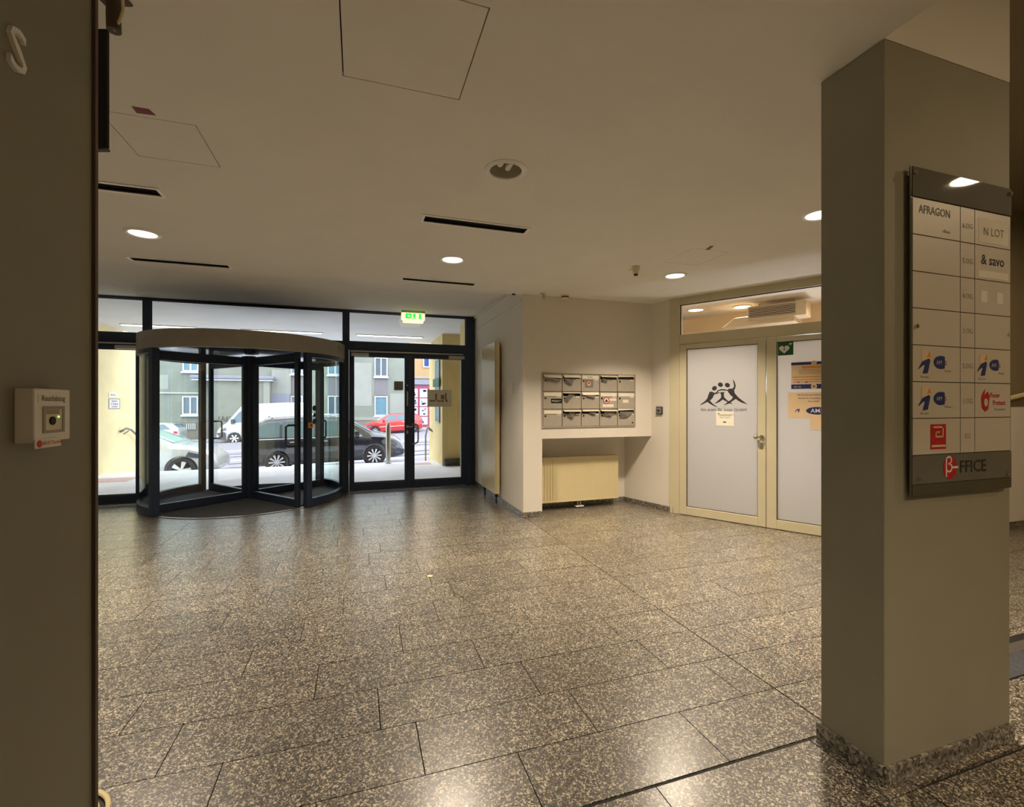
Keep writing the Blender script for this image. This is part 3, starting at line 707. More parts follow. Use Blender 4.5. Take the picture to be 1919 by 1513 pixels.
# transom
w4 = thing('window_4', (A_[0], A_[1], 2.268), 'clear transom window above the frosted double door', 'window', PHI, kind='structure')
obj('window_pane', MB().box(.072, 2.06, .02, .03, 0, .382), M['glass'], w4)
obj('window_seal', MB().box(.072, 2.06, .005, .019, .374, .382).box(.072, .080, .005, .019, 0, .374), M['rubber'], w4)
for l0, l1 in ((.076, 1.057), (1.063, 2.056)):
    sl, sr = (.085, .083) if l0 < 1 else (.100, .085)
    m = MB().box(l0, l0 + sl, -.03, .03, .006, 2.138).box(l1 - sr, l1, -.03, .03, .006, 2.138).box(l0 + sl, l1 - sr, -.03, .03, .006, .108).box(l0 + sl, l1 - sr, -.03, .03, 2.082, 2.138)
    lf = obj('door_leaf', m, M['cream'], dd, .004)
    obj('frosted_pane', MB().box(l0 + sl, l1 - sr, -.004, .004, .108, 2.082), M['frost'], lf)
    g0, g1 = l0 + sl, l1 - sr
    obj('glazing_seal', MB().box(g0, g1, -.012, -.004, .108, .114).box(g0, g1, -.012, -.004, 2.075, 2.082).box(g0, g0 + .006, -.012, -.004, .108, 2.082).box(g1 - .006, g1, -.012, -.004, .108, 2.082), M['rubber'], lf)
    if l0 < 1:
        obj('door_knob', MB().cyl((1.018, -.042, 1.02), .026, .012, 'y', 20).tube([(1.018, -.04, 1.02), (1.018, -.075, 1.02), (.985, -.08, 1.02)], .009).lathe((.965, -.08, 1.02), [(.001, -.024), (.016, -.02), (.026, -.008), (.027, .004), (.02, .016), (.001, .022)], 18, 'x'), M['chrome'], lf, smooth=True)
        obj('key_plate', MB().prism(ell(1.018, .925, .017, .036), -.037, -.03, 'y'), M['chrome'], lf)
# logo: three dark figures linking arms, and the company name
def lg(px, py):   # close-up drawing coordinates -> leaf plane
    return (.322 + (px - 215) * (.545 / 815.0), 1.355 + (585 - py) * (.335 / 490.0))
figs = [
 [(385, 315), (420, 305), (450, 320), (480, 330), (560, 322), (565, 335), (500, 352), (468, 360), (440, 420), (392, 470), (450, 530), (530, 585), (480, 572), (400, 530), (345, 490), (290, 520), (213, 553), (230, 530), (300, 480), (345, 430), (365, 370)],
 [(495, 325), (530, 285), (590, 265), (650, 270), (700, 285), (700, 300), (640, 292), (590, 290), (545, 300), (510, 335)],
 [(570, 322), (640, 318), (632, 370), (640, 410), (690, 465), (790, 533), (740, 522), (660, 475), (615, 450), (560, 490), (460, 532), (520, 480), (575, 430), (590, 390), (580, 350)],
 [(690, 285), (725, 260), (780, 262), (805, 225), (795, 160), (778, 95), (815, 150), (832, 215), (822, 260), (805, 290), (815, 340), (870, 410), (940, 470), (1025, 535), (930, 505), (870, 470), (832, 440), (790, 470), (720, 520), (632, 550), (690, 500), (760, 450), (785, 410), (740, 370), (705, 320)]]
lo_ = MB()
for f in figs:
    m = plate([lg(*p) for p in f], -.0045); lo_.add(m.v, m.f)
for cx_, cy_, tl in ((472, 250, -40), (575, 190, 35), (693, 200, 35)):
    c = lg(cx_, cy_); m = plate(ell(c[0], c[1], .030, .026, 18, tilt=-tl), -.0045); lo_.add(m.v, m.f)
lgo = thing('door_logo', (A_[0], A_[1], 1.33), 'dark logo of three linked figures on the left frosted door leaf', 'logo', PHI)
obj('figures', MB().add([(v[0], v[1], v[2] - 1.33) for v in lo_.v], lo_.f), M['blue'] if False else M['dark'], lgo)
obj('lettering', text_mb('ibis acam Bildungs GmbH', .052, .0052, at=(.592, 0, -.02), sx=.98), M['ctrim'], lgo)
def dpt(t, n, z): p = dw(t, n); return (p[0], p[1], z)
nt_ = thing('door_note', dpt(.614, 0, 1.135), 'small white note taped below the figures logo', 'note', PHI)
obj('paper', MB().box(-.10, .10, -.0065, -.0055, 0, .172), M['paper'], nt_); obj('tape_strip', MB().box(-.03, -.012, -.0073, -.0068, .15, .205), M['white'], nt_)
obj('ruled_line', MB().box(-.06, .095, -.0075, -.0067, .130, .134).box(-.075, .07, -.0075, -.0067, .116, .120).box(-.08, -.062, -.0075, -.0067, .136, .148), M['dark'], nt_)
obj('lettering', text_mb('Bitte klingeln', .022, .0075, at=(0, 0, .09)), M['grey'], nt_)
m = plate([(-.025, .035), (-.012, .055), (-.004, .045), (.004, .056), (.012, .045), (.02, .035), (.01, .038), (0, .034), (-.01, .04)], -.0068)
obj('small_logo', m, M['dark'], nt_)
ad = thing('defibrillator_sign', dpt(1.248, 0, 1.932), 'green defibrillator sign with white heart on the right frosted door leaf', 'sign', PHI)
obj('sign_plate', MB().box(-.075, .075, -.007, -.0045, 0, .148), M['green'], ad)
hp = []
for i in range(40):
    t = 2 * math.pi * i / 40; hp.append((-.012 + .050 * (math.sin(t) ** 3), .068 + .0031 * (13 * math.cos(t) - 5 * math.cos(2 * t) - 2 * math.cos(3 * t) - math.cos(4 * t))))
obj('heart', plate(hp, -.0072), M['white'], ad)
obj('bolt', plate([(-.006, .092), (-.022, .062), (-.012, .064), (-.018, .042), (.000, .07), (-.01, .069)], -.0082), M['green'], ad)
obj('cross', plate([(.044, .105), (.052, .105), (.052, .118), (.066, .118), (.066, .126), (.052, .126), (.052, .139), (.044, .139), (.044, .126), (.030, .126), (.030, .118), (.044, .118)], -.0072), M['white'], ad)
p1 = thing('event_poster', dpt(1.303, 0, 1.555), 'beige poster with navy and orange bands on the right frosted leaf', 'poster', PHI)
obj('paper', MB().box(0, .42, -.0065, -.0045, 0, .295), M['beige'], p1)
obj('navy_band', MB().box(0, .42, -.0075, -.0067, .262, .290).box(0, .42, -.0075, -.0067, .005, .052), M['blue'], p1)
obj('orange_band', MB().box(.10, .42, -.0075, -.0067, .222, .245).box(0.01, .42, -.0075, -.0067, .125, .137), M['orange'], p1)
obj('text_block', MB().box(.07, .40, -.0072, -.0067, .205, .209).box(.07, .40, -.0072, -.0067, .19, .194).box(.07, .40, -.0072, -.0067, .175, .179).box(.07, .40, -.0072, -.0067, .16, .164).box(.02, .38, -.0072, -.0067, .100, .106).box(.02, .36, -.0072, -.0067, .075, .081), M['grey'], p1)
obj('seal_print', MB().cyl((.21, -.0085, .028), .028, .001, 'y', 20).cyl((.21, -.0085, .277), .026, .001, 'y', 20), M['beige'], p1)
obj('seal_mark', MB().cyl((.21, -.0095, .028), .014, .001, 'y', 16), M['brick'], p1)
obj('lettering', text_mb('m i o', .03, .0082, at=(.06, 0, .018)), M['paper'], p1)
obj('red_marks', MB().box(.06, .075, -.0075, -.0067, .07, .085).box(.13, .155, -.0075, -.0067, .07, .082), M['red'], p1)
p2 = thing('agency_notice', dpt(1.272, 0, 1.245), 'beige notice with blue half oval emblem below the banded poster', 'notice', PHI)
obj('paper', MB().box(0, .46, -.0085, -.0070, 0, .275), M['beige'], p2)
for tx, tz in (('Bei der ibis acam Bildungs GmbH', .24), ('Eintritt nur mit gültigem Termin', .205), ('Ihres AMS!', .17)): obj('lettering', text_mb(tx, .022, .0095, at=(.24, 0, tz)), M['dark'], p2)
ov = [p for p in ell(.27, .078, .10, .040, 28, a0=70, a1=290)]
obj('emblem', plate(ov, -.0087), M['blue'], p2)
obj('emblem_letters', text_mb('AM', .06, .0105, at=(.255, 0, .058), bold=.01), M['white'], p2); obj('emblem_letter', text_mb('S', .06, .0105, at=(.345, 0, .058), bold=.01), M['red'], p2)
obj('arrow_mark', plate([(.065, .055), (.08, .075), (.10, .085), (.095, .06), (.105, .06), (.112, .098), (.085, .092), (.07, .075)], -.0087), M['blue'], p2)
tag(obj('paper_slip', MB().box(-.085, .16, -.0045, -.0035, -.09, .12).xf(Matrix.Translation(dpt(1.565, -.004, 1.21)) @ Matrix.Rotation(PHI, 4, 'Z')), M['beige']), 'plain beige slip showing beneath the emblem notice', 'paper')

# ---- corridor behind the frosted door
cx0, cx1, cn = -.5, 4.0, 1.45
def rm(): return Matrix.Translation((A_[0], A_[1], 0)) @ Matrix.Rotation(PHI, 4, 'Z')
CP = [(.06, .17), (-.86, .44), (-.86, 1.45), (2.70, 1.45), (1.91, .09), (.06, .09)]
struct('floor_corridor', MB().prism(CP, -.02, 0).xf(rm()), M['granite_b'], 'floor of the corridor behind the frosted doors', 'floor')
struct('ceiling_corridor', MB().prism(CP, 2.72, 2.738).xf(rm()), M['ceil'], 'corridor ceiling seen through the transom window', 'ceiling')
M['corr'] = mat('corridor_paint', rgb(236, 214, 178), 0.8, noise=0.02)
struct('wall_corridor', MB().box(-.96, 2.70, cn, cn + .06, 0, 2.72).box(-.96, -.86, .46, cn, 0, 2.72).prism([(1.91, .09), (2.70, 1.45), (2.72, 1.43), (1.93, .09)], 0, 2.72).xf(rm()), M['corr'], 'warm lit corridor wall seen through the transom window', 'wall')
ac = thing('ceiling_air_conditioner', dpt(.95, .95, 2.42), 'cream air conditioning unit with slatted grille hanging in the corridor', 'air conditioner', PHI)
obj('casing', MB().prism([(-.62, .0), (.25, 0), (.25, .09), (-.05, .12), (-.45, .12)], -.18, .32, 'y'), M['acm'], ac, .01)
obj('outlet_box', MB().box(-.28, .38, -.21, .10, .06, .24), M['acm'], ac, .01)
obj('grille_recess', MB().box(-.26, .26, -.214, -.211, .09, .215), M['dark'], ac)
for k in range(6): obj('grille_slat', MB().box(-.26, .26, -.228, -.214, .093 + k * .021, .101 + k * .021), M['acm'], ac)
obj('hanger', MB().box(-.2, -.18, 0, .02, .24, .298).box(.2, .22, 0, .02, .24, .298), M['steel'], ac)
tag(obj('dark_shelf', MB().box(-.8, .55, cn - .28, cn - .01, 2.26, 2.36).xf(rm()), M['black'], bevel=.01), 'black cabinet top low behind the transom window at its left end', 'cabinet')
for t_, n_, w_ in ((.0, .75, 'left'), (.55, .95, 'right'), (1.75, .75, 'far')):  # the far one is added to light the second frosted leaf
    p = dpt(t_, n_, 2.708)
    cl = thing('corridor_light', p, {'left': 'round lit lamp at the left end of the corridor ceiling', 'right': 'lit ceiling lamp beside the air conditioning unit', 'far': 'added round lamp lighting the second frosted leaf, out of view'}[w_], 'ceiling light', PHI, 'corridor ceiling lights')
    obj('lamp_ring', MB().lathe((0, 0, 0), [(.095, .012), (.12, .012), (.118, -.004), (.098, -.004)], 32, close=True), M['white'], cl, smooth=True)
    obj('diffuser', MB().cyl((0, 0, 0), .095, .008, n=32), M['lamp'], cl)
    area_light('corridor_lamp', (p[0], p[1], 2.70), .18, 8, (1.0, .80, .58), spread=150)
wl = thing('corridor_fill_panel', dpt(1.3, 1.40, 1.55), 'added glowing panel that backlights the right frosted leaf', 'fill light', PHI)  # added glow panel and lamp to backlight the frosted doors, no corridor fitting
obj('fill_panel_case', MB().box(-.3, .3, 0, .049, 0, .25), M['white'], wl, .004); obj('fill_panel_face', MB().box(-.28, .28, -.02, -.001, .02, .23), M['lampc'], wl, .004)
area_light('corridor_fill_lamp', dpt(1.3, 1.37, 1.67), .2, 11, (.80, .88, 1.0), rot=(R(-90), 0, PHI), spread=170)

# ================================================================== CEILING FITTINGS
def downlight(x, y, label, lit=True, rot=0.0):
    t = thing('ceiling_downlight', (x, y, H), label, 'ceiling light', rot, 'recessed round downlights')
    rr = .122
    obj('trim_ring', MB().lathe((0, 0, 0), [(.092, 0), (.092, -.008), (.106, -.014), (rr, -.004), (rr, 0)], 40, close=True), M['trimw'], t, smooth=True)
    if lit:
        obj('reflector', MB().lathe((0, 0, 0), [(.100, -.001), (.097, .03), (.09, .05)], 32), M['refl'], t, smooth=True)
        obj('lamp_disc', MB().cyl((0, 0, .008), .097, .006, n=32), M['lamp'], t)
        area_light('downlight', (x, y, H - .015), .18, LAMP_W, WARM)
    else:
        obj('reflector', MB().lathe((0, 0, 0), [(.0995, -.001), (.096, .05), (.088, .11), (.074, .15), (.02, .158)], 40), M['refl'], t, smooth=True)
        obj('lamp_tube', MB().tube([(-.03, -.03, .15), (-.03, -.03, .035), (-.03, .01, .03), (-.03, .01, .15)], .017, 12), M['white'], t, smooth=True)
        obj('lamp_tube', MB().tube([(.02, -.02, .15), (.02, -.02, .025), (.02, .02, .02), (.02, .02, .15)], .017, 12), M['white'], t, smooth=True)
        obj('lamp_socket', MB().box(-.035, .035, -.035, .035, .12, .157), M['black'], t)
    return t
LAMP_W = 44
downlight(*LAMPS[0], 'lit round downlight at the left above the revolving door')
downlight(*LAMPS[1], 'lit round downlight between the two middle ceiling slots')
downlight(*LAMPS[2], 'lit round downlight before the frosted double door')
downlight(*LAMPS[3], 'lit round downlight half hidden behind the grey pillar')
downlight(*OFF, 'unlit open round downlight nearest the viewer', lit=False)
LAMP_W = 34  # next three downlights are added out of view for warm ambient light
downlight(-2.6, 2.4, 'added unseen round downlight left behind the near grey wall')
downlight(-2.6, .2, 'added unseen round downlight far left beside the near grey wall')
downlight(1.0, -.9, 'added unseen round downlight behind the viewer')
LAMP_W = 26
VL = ['ceiling slot cut off by the near grey wall', 'narrow ceiling slot above the revolving door', 'long ceiling slot in the middle of the main ceiling', 'ceiling slot close to the exit sign']
for (x0, x1, y0, y1), lb in zip(VENTS, VL):
    t = thing('air_slot', ((x0 + x1) / 2, (y0 + y1) / 2, H), 'dark ' + lb, 'ceiling vent', 0, 'dark linear air slots in the ceiling')
    L = (x1 - x0) / 2; w = (y1 - y0) / 2
    obj('slot_frame', MB().box(-L, L, -w, -w + .022, -.007, 0).box(-L, L, w - .022, w, -.007, 0).box(-L, -L + .022, -w + .022, w - .022, -.007, 0).box(L - .022, L, -w + .022, w - .022, -.007, 0), M['trimw'], t, .002)
    obj('slot_box', MB().box(-L + .021, L - .021, -w + .021, w - .021, .085, .095).box(-L + .021, L - .021, -w + .0205, -w + .0225, 0, .085).box(-L + .021, L - .021, w - .0225, w - .0205, 0, .085).box(-L + .0205, -L + .0225, -w + .023, w - .023, 0, .085).box(L - .0225, L - .0205, -w + .023, w - .023, 0, .085), M['black'], t)
    for k in range(3):
        yy = -w + .022 + (2 * w - .044) * (k + 1) / 4
        obj('slot_blade', MB().box(-L + .023, L - .023, yy - .003, yy + .003, .01, .05), M['dark'], t)
tag(obj('ceiling_tag', MB().prism([(-.97, 2.524), (-.905, 2.524), (-.893, 2.567), (-.97, 2.573)], H - .002, H - .0003), M['redtag']), 'dark red tag on the ceiling near the left access panel', 'tag', 'red ceiling tags')
tag(obj('ceiling_tag', MB().prism([(2.838, 3.215), (2.868, 3.207), (2.898, 3.298), (2.868, 3.308)], H - .002, H - .0003), M['redtag']), 'dark red tag on the ceiling above the frosted doors', 'tag', 'red ceiling tags')
sn = thing('ceiling_camera', (2.575, 3.93, H), 'small beige cone shaped sensor on the ceiling right of centre', 'sensor')
obj('sensor_base', MB().cyl((0, 0, -.012), .04, .012, n=20), M['acm'], sn); obj('sensor_body', MB().cyl((0, 0, -.075), .024, .063, n=20, r2=.042), M['acm'], sn, smooth=True); obj('sensor_lens', MB().cyl((0, 0, -.088), .020, .013, n=20), M['black'], sn); obj('sensor_arm', MB().tube([(-.035, 0, -.02), (-.07, 0, -.045)], .006), M['acm'], sn)
sn = thing('sprinkler_head', (2.127, 5.24, H), 'small sprinkler head on the ceiling above the mailbox corner', 'sprinkler')
obj('rosette', MB().cyl((0, 0, -.012), .035, .012, n=20), M['acm'], sn); obj('nozzle', MB().cyl((.01, -.01, -.06), .015, .048, n=12).cyl((.01, -.01, -.064), .024, .004, n=16), M['steel'], sn)
sn = thing('smoke_detector', (2.42, 5.235, H), 'small round dark banded detector on the ceiling above the mailboxes', 'detector')
obj('detector_base', MB().cyl((0, 0, -.02), .05, .02, n=24), M['acm'], sn, smooth=True); obj('detector_band', MB().cyl((0, 0, -.035), .047, .015, n=24), M['dark'], sn); obj('detector_cap', MB().cyl((0, 0, -.052), .040, .017, n=24, r2=.047), M['acm'], sn, smooth=True)
tag(obj('ceiling_button', MB().cyl((1.80, 5.38, H - .012), .022, .012, n=16), M['dark']), 'tiny dark fitting on the ceiling edge by the corner pier', 'fitting')
# stair hall lamps
def stairlamp(x, y, z, label, wt):
    t = thing('stair_downlight', (x, y, z), label, 'ceiling light', 0, 'stair hall lamps')
    obj('trim_ring', MB().lathe((0, 0, 0), [(.14, 0), (.14, -.02), (.17, -.02), (.17, 0)], 32, close=True), M['white'], t, smooth=True)
    obj('lamp_disc', MB().cyl((0, 0, -.012), .139, .008, n=32), M['lamp'], t)
    area_light('stair_lamp', (x, y, z - .025), .26, wt, (1.0, .74, .46), spread=170)
stairlamp(5.64, -.57, 3.6, 'lit lamp in the stair hall ceiling mirrored in the directory glass', 45)
stairlamp(6.3, 1.6, 3.6, 'lit lamp in the stair hall ceiling near the end wall', 16)

stairlamp(2.6, -1.7, 3.6, 'added fill lamp in the stair hall ceiling behind the viewer', 38)  # added for frontal light on the pillar and directory

# ================================================================== PILLAR DIRECTORY
db = thing('tenant_directory', (1.937, 1.187, 1.055), 'tall glazed tenant directory board on the grey pillar', 'sign board')
DW, DH = .602, 1.225
obj('back_plate', MB().box(0, DW, -.022, -.016, 0, DH), M['boardf'], db, .001)
obj('top_band', MB().box(.003, DW - .003, -.026, -.0222, 1.112, DH - .003), M['boardg'], db, .001)
obj('footer_band', MB().box(.003, DW - .003, -.026, -.0222, .045, .150), M['boardf'], db, .001)
obj('bottom_edge', MB().box(.003, DW - .003, -.0255, -.0222, .003, .043), M['boardg'], db)
cols = [(.004, .272), (.276, .360), (.364, DW - .012)]
zt = 1.108; ph = .1365
for r in range(7):
    for c, (x0, x1) in enumerate(cols): obj('name_panel', MB().box(x0, x1, -.0262, -.0222, zt - (r + 1) * ph + .002, zt - r * ph - .0015), M['board'], db, .0006)
def dt(s, size, x, z, m, al='CENTER', sx=1.0, bold=0.0): return obj('lettering', text_mb(s, size, .0268, at=(x, 0, z), align=al, sx=sx, bold=bold), m, db)
def rz(r): return zt - (r + .5) * ph
dt('AFRAGON', .042, .125, rz(0) + .015, M['grey'], sx=.9, bold=.02); dt('offices', .018, .19, rz(0) - .045, M['grey'])
obj('paper_label', MB().box(.385, .575, -.0268, -.0263, rz(0) - .055, rz(0) + .04), M['paper'], db)
obj('lettering', text_mb('N LOT', .045, .0274, at=(.48, 0, rz(0) - .025)), M['grey'], db)
dt('& savo', .055, .475, rz(1) - .005, M['dark'], bold=.015)
obj('paper_label', MB().box(.385, .575, -.0268, -.0263, rz(1) - .058, rz(1) - .03), M['paper'], db)
for r, s in enumerate(['6.OG', '5.OG', '4.OG', '3.OG', '2.OG', '1.OG', 'EG']): dt(s, .028, .318, rz(r) - .012, M['grey'])
for xq in (.40, .50): obj('paper_label', MB().box(xq, xq + .04, -.0268, -.0263, rz(2) - .02, rz(2) + .025), M['paper'], db)
def agency(x, z, s=1.0):
    obj('yellow_square', plate(rect(x - .025 * s, x + .025 * s, z - .005, z + .045 * s), -.0263), M['beige'], db)
    obj('orange_spark', plate([(x + .005, z + .02), (x + .025 * s, z + .02), (x + .02 * s, z + .042)], -.0272), M['orange'], db)
    obj('blue_figure', plate([(x - .045 * s, z - .028), (x - .02 * s, z + .004), (x + .015 * s, z + .015), (x + .022 * s, z + .008), (x + .008 * s, z - .04), (x - .018 * s, z - .042), (x - .004 * s, z - .008), (x - .02 * s, z - .012)], -.0275), M['blue'], db)
    obj('lettering', text_mb('ibis acam', .013, .0268, at=(x - .008, 0, z - .058)), M['grey'], db)
    xo = x + .085 * s
    obj('blue_emblem', plate(ell(xo, z + .002, .042 * s, .025 * s, 24, a0=60, a1=300), -.0265), M['blue'], db)
    obj('emblem_letters', text_mb('AM', .022, .0278, at=(xo - .012, 0, z - .006)), M['board'], db)
    obj('emblem_letter', text_mb('S', .026, .0272, at=(xo + .026, 0, z - .008)), M['red'], db)
    obj('lettering', text_mb('Partner', .013, .0268, at=(xo + .04, 0, z - .034)), M['grey'], db)
agency(.075, rz(4) + .005); agency(.075, rz(5) + .005); agency(.415, rz(4) + .003, .9)
obj('flame_logo', plate([(.40, rz(5) + .01), (.41, rz(5) + .03), (.425, rz(5) + .045), (.422, rz(5) + .02), (.44, rz(5) + .035), (.455, rz(5) + .02), (.45, rz(5) - .005), (.445, rz(5) - .035), (.425, rz(5) - .045), (.405, rz(5) - .03)], -.0264), M['red'], db)
obj('flame_white', plate(ell(.428, rz(5) - .008, .012, .016), -.0275), M['board'], db)
dt('Feuer', .027, .49, rz(5) + .012, M['red'], bold=.02); dt('Protect', .027, .515, rz(5) - .018, M['red'], bold=.02); dt('Brandschutz', .014, .52, rz(5) - .04, M['grey'])
obj('red_logo', plate(rect(.10, .188, rz(6) - .048, rz(6) + .046), -.0264), M['red'], db)
q = MB()
for x0, x1, z0, z1 in ((.115, .172, .032, .038), (.166, .172, -.002, .038), (.125, .172, -.004, .002), (.125, .131, .0, .018), (.125, .15, .014, .019), (.104, .184, -.04, -.032)): m = plate(rect(x0, x1, rz(6) + z0, rz(6) + z1), -.0275); q.add(m.v, m.f)
obj('logo_lines', q, M['beige'], db)
obj('red_disc', plate(ell(.212, .100, .040, .044, 28), -.0262), M['red'], db)
obj('beta_letter', text_mb('β', .085, .0274, at=(.205, 0, .082)), M['white'], db)
obj('dash_mark', plate(rect(.225, .258, .096, .104), -.0272), M['white'], db)
dt('FFICE', .066, .268, .078, M['dark'], al='LEFT', sx=1.05, bold=.012); dt('BUSINESS CENTER', .017, .375, .055, M['grey'])
for x, z in ((.014, DH - .025), (DW - .016, DH - .025), (.018, .63), (DW - .018, .63), (.03, .065), (DW - .03, .065)): obj('standoff_screw', MB().cyl((x, -.034, z), .0085, .034, 'y', 16), M['chrome'], db, .001)

# ================================================================== NEAR LEFT WALL ITEMS
sb = thing('smoke_vent_box', (-.66, 1.203, 1.309), 'white smoke vent release box on the near grey wall', 'control box')
obj('box_body', MB().box(0, .033, 0, .125, .01, .122), M['white'], sb, .003)
gw = MB().box(.033, .035, .026, .034, .028, .085).box(.033, .035, .092, .100, .028, .085).box(.033, .035, .034, .092, .028, .034).box(.033, .035, .034, .092, .079, .085)
obj('window_rim', gw, M['greywall'], sb); obj('window_back', MB().box(.0331, .0338, .034, .092, .034, .079), M['acm'], sb)
obj('push_button', MB().cyl((.0338, .056, .054), .009, .003, 'x', 20), M['black'], sb); obj('info_label', MB().box(.0338, .0345, .038, .082, .068, .078), M['greywall'], sb)
obj('status_light', MB().cyl((.0338, .078, .062), .0022, .002, 'x', 10), M['ledg'], sb)
obj('title_strip', MB().box(.033, .0337, .012, .113, .093, .111), M['paper'], sb)
obj('lettering', text_mb('Rauchabzug', .017, .0341, '+x', at=(0, .0625, .0965)), M['dark'], sb)
obj('brand_strip', MB().box(.033, .036, -.002, .085, -.002, .017), M['paper'], sb, .001)
obj('red_dot', MB().cyl((.036, .010, .0075), .0075, .001, 'x', 16), M['red'], sb)
obj('lettering', text_mb('HAUS Technik', .012, .0364, '+x', at=(0, .051, .004)), M['red'], sb)
sl = text_mb('S', .125, .0, '+x', at=(-.66, 1.205, 2.072), sx=1.0)
lm = MB(); n = len(sl.v); 
lm.add([(v[0] + .008, v[1], v[2]) for v in sl.v], sl.f)
so = obj('wall_letter', lm, M['white']); tag(so, 'raised pale letter S high on the near grey wall', 'letter')
md = so.modifiers.new('s', 'SOLIDIFY'); md.thickness = .008; md.offset = -1
tv = thing('hanging_screen', (-.766, 1.833, 2.22), 'black screen seen from its back edge hanging high behind the near grey wall', 'screen', R(-18.3))
obj('screen_case', MB().box(-.42, -.008, 0, .014, .008, .393), M['black'], tv, .004)
obj('lower_lip', MB().box(-.42, -.008, -.003, .016, 0, .0075), M['ctrim'], tv, .002)
obj('ceiling_arm', MB().tube([(.0, .02, .40), (-.002, .02, .45), (0, .02, .519)], .020, 14), M['brown'], tv, smooth=True)
obj('arm_plate', MB().box(-.06, .03, -.02, .06, .512, .5195), M['brown'], tv, .002)
cb = thing('cable_loop', (-.75, 1.82, 2.60), 'thin pale cable looping down beside the hanging screen arm', 'cable')
obj('pale_cable', MB().tube([(-.01, .03, .02), (.01, .02, .05), (.024, .01, .08), (.026, .0, .11), (.02, -.01, .139)], .0045), M['cable'], cb, smooth=True)
cc = thing('floor_stand_base', (-.955, 1.90, 0), 'round black base with two cream rings on the floor behind the near wall', 'stand')
obj('base_plate', MB().cyl((0, 0, 0), .15, .012, n=40), M['blackg'], cc)
for r in (.118, .148): obj('cream_ring', MB().lathe((0, 0, .02), [(r + .008 * math.cos(R(a)), .008 * math.sin(R(a))) for a in range(0, 360, 45)], 48, close=True), M['cable'], cc, smooth=True)
hr = thing('stair_handrail', (5.6, 3.2, 0), 'pale wooden handrail on the stair hall wall right of the pillar', 'handrail')
obj('rail', MB().tube([(-.5, -.07, 1.18), (.3, -.07, 1.32), (1.6, -.07, 1.52)], .025, 12), M['cable'], hr, smooth=True)
for x in (-.2, .9): obj('rail_bracket', MB().tube([(x, 0, 1.18 + (x + .2) * .16), (x, -.07, 1.20 + (x + .2) * .16)], .008), M['steel'], hr)
tag(obj('yellow_leaf', MB().prism([(.528, 3.77), (.56, 3.755), (.575, 3.78), (.555, 3.80), (.535, 3.80)], .0005, .003), M['cable']), 'small yellow scrap lying on the granite floor in mid lobby', 'scrap')

# ================================================================== OUTSIDE: COVERED FORECOURT
struct('forecourt', MB().box(-5.4, 2.4, 7.9, 11.4, -1.2, 0).box(2.4, 4.6, 10.4, 11.4, -1.2, 0), M['plaza'], 'pale paved forecourt outside the glass doors', 'paving')
for k in range(4): struct('forecourt_step', MB().box(-5.4, 2.4, 11.4 + .3 * k, 11.7 + .3 * k, -1.3, -.165 * (k + 1)), M['plaza'], ('top', 'second', 'third', 'lowest')[k] + ' pale step down from the forecourt to the street', 'step')
struct('soffit', MB().box(-6.0, 5.0, 7.9, 12.1, 2.97, 3.6), M['soffit'], 'pale soffit over the forecourt seen through the transoms', 'soffit')
struct('wall_upper_front', MB().box(-12, 10, 11.9, 12.1, 3.6, 9).box(-12, -6, 7.9, 12.1, 2.97, 3.6), M['yellow'], 'front wall of the building above the forecourt', 'wall')
struct('wall_forecourt_left', MB().box(-5.3, -4.8, 7.9, 13.4, -1.2, 2.97), M['yellow'], 'pale yellow rendered wall left of the forecourt', 'wall')
struct('wall_forecourt_right', MB().box(1.955, 2.4, 7.9, 9.25, 0, 2.97).box(2.4, 2.6, 7.9, 10.4, 0, 2.97), M['ochre'], 'ochre rendered wall right of the forecourt', 'wall')
struct('forecourt_pillar', MB().box(1.79, 2.30, 10.4, 12.4, -.6, 2.97), M['ochre'], 'ochre rendered pillar outside the right entrance doors', 'pillar')
struct('trim_6', MB().box(-4.6, -3.95, 10.1, 10.6, .0003, .004), M['redpave'], 'faded red paving patch outside the left doors', 'paving')
struct('trim_7', MB().box(1.0, 1.6, 10.75, 11.1, .0003, .004), M['redpave'], 'faded red paving patch outside the right doors', 'paving')
for i, (x0, x1) in enumerate(((-4.45, -3.15), (-2.35, -.75), (-.05, 1.45))):
    t = thing('strip_light', ((x0 + x1) / 2, 11.08, 2.97), ('left', 'middle', 'right')[i] + ' white strip light under the forecourt soffit', 'strip light', 0, 'strip lights under the soffit')
    L = (x1 - x0) / 2
    obj('light_housing', MB().box(-L, L, -.05, .05, -.02, 0), M['white'], t, .002); obj('light_tube', MB().box(-L + .03, L - .03, -.035, .035, -.032, -.021), M['lampc'], t, .003)
# signs on the yellow wall
s1 = thing('no_smoking_sign', (-4.8, 11.70, 1.29), 'white sign with blue lettering on the yellow wall outside', 'sign')
obj('sign_plate', MB().box(0, .008, -.23, .23, 0, .21), M['white'], s1); obj('sign_border', MB().box(.008, .0095, -.23, .23, 0, .01).box(.008, .0095, -.23, .23, .20, .21).box(.008, .0095, -.23, -.215, .01, .2).box(.008, .0095, .215, .23, .01, .2), M['blue'], s1)
for i, s in enumerate(('Rauchen', 'im Eingang', 'verboten')): obj('lettering', text_mb(s, .062, .0095, '+x', at=(0, 0, .145 - i * .058), sx=1.15), M['blue'], s1)
s2 = thing('wall_sign', (-4.8, 11.64, 1.535), 'small white sign above the lettered one on the yellow wall', 'sign')
obj('sign_plate', MB().box(0, .008, -.17, .17, 0, .09), M['white'], s2); obj('lettering', text_mb('EINGANG', .05, .0095, '+x', at=(0, 0, .025)), M['grey'], s2)
h1 = thing('forecourt_handrail', (-4.8, 12.0, 0), 'grey steel handrail sloping down on the yellow wall outside left', 'handrail')
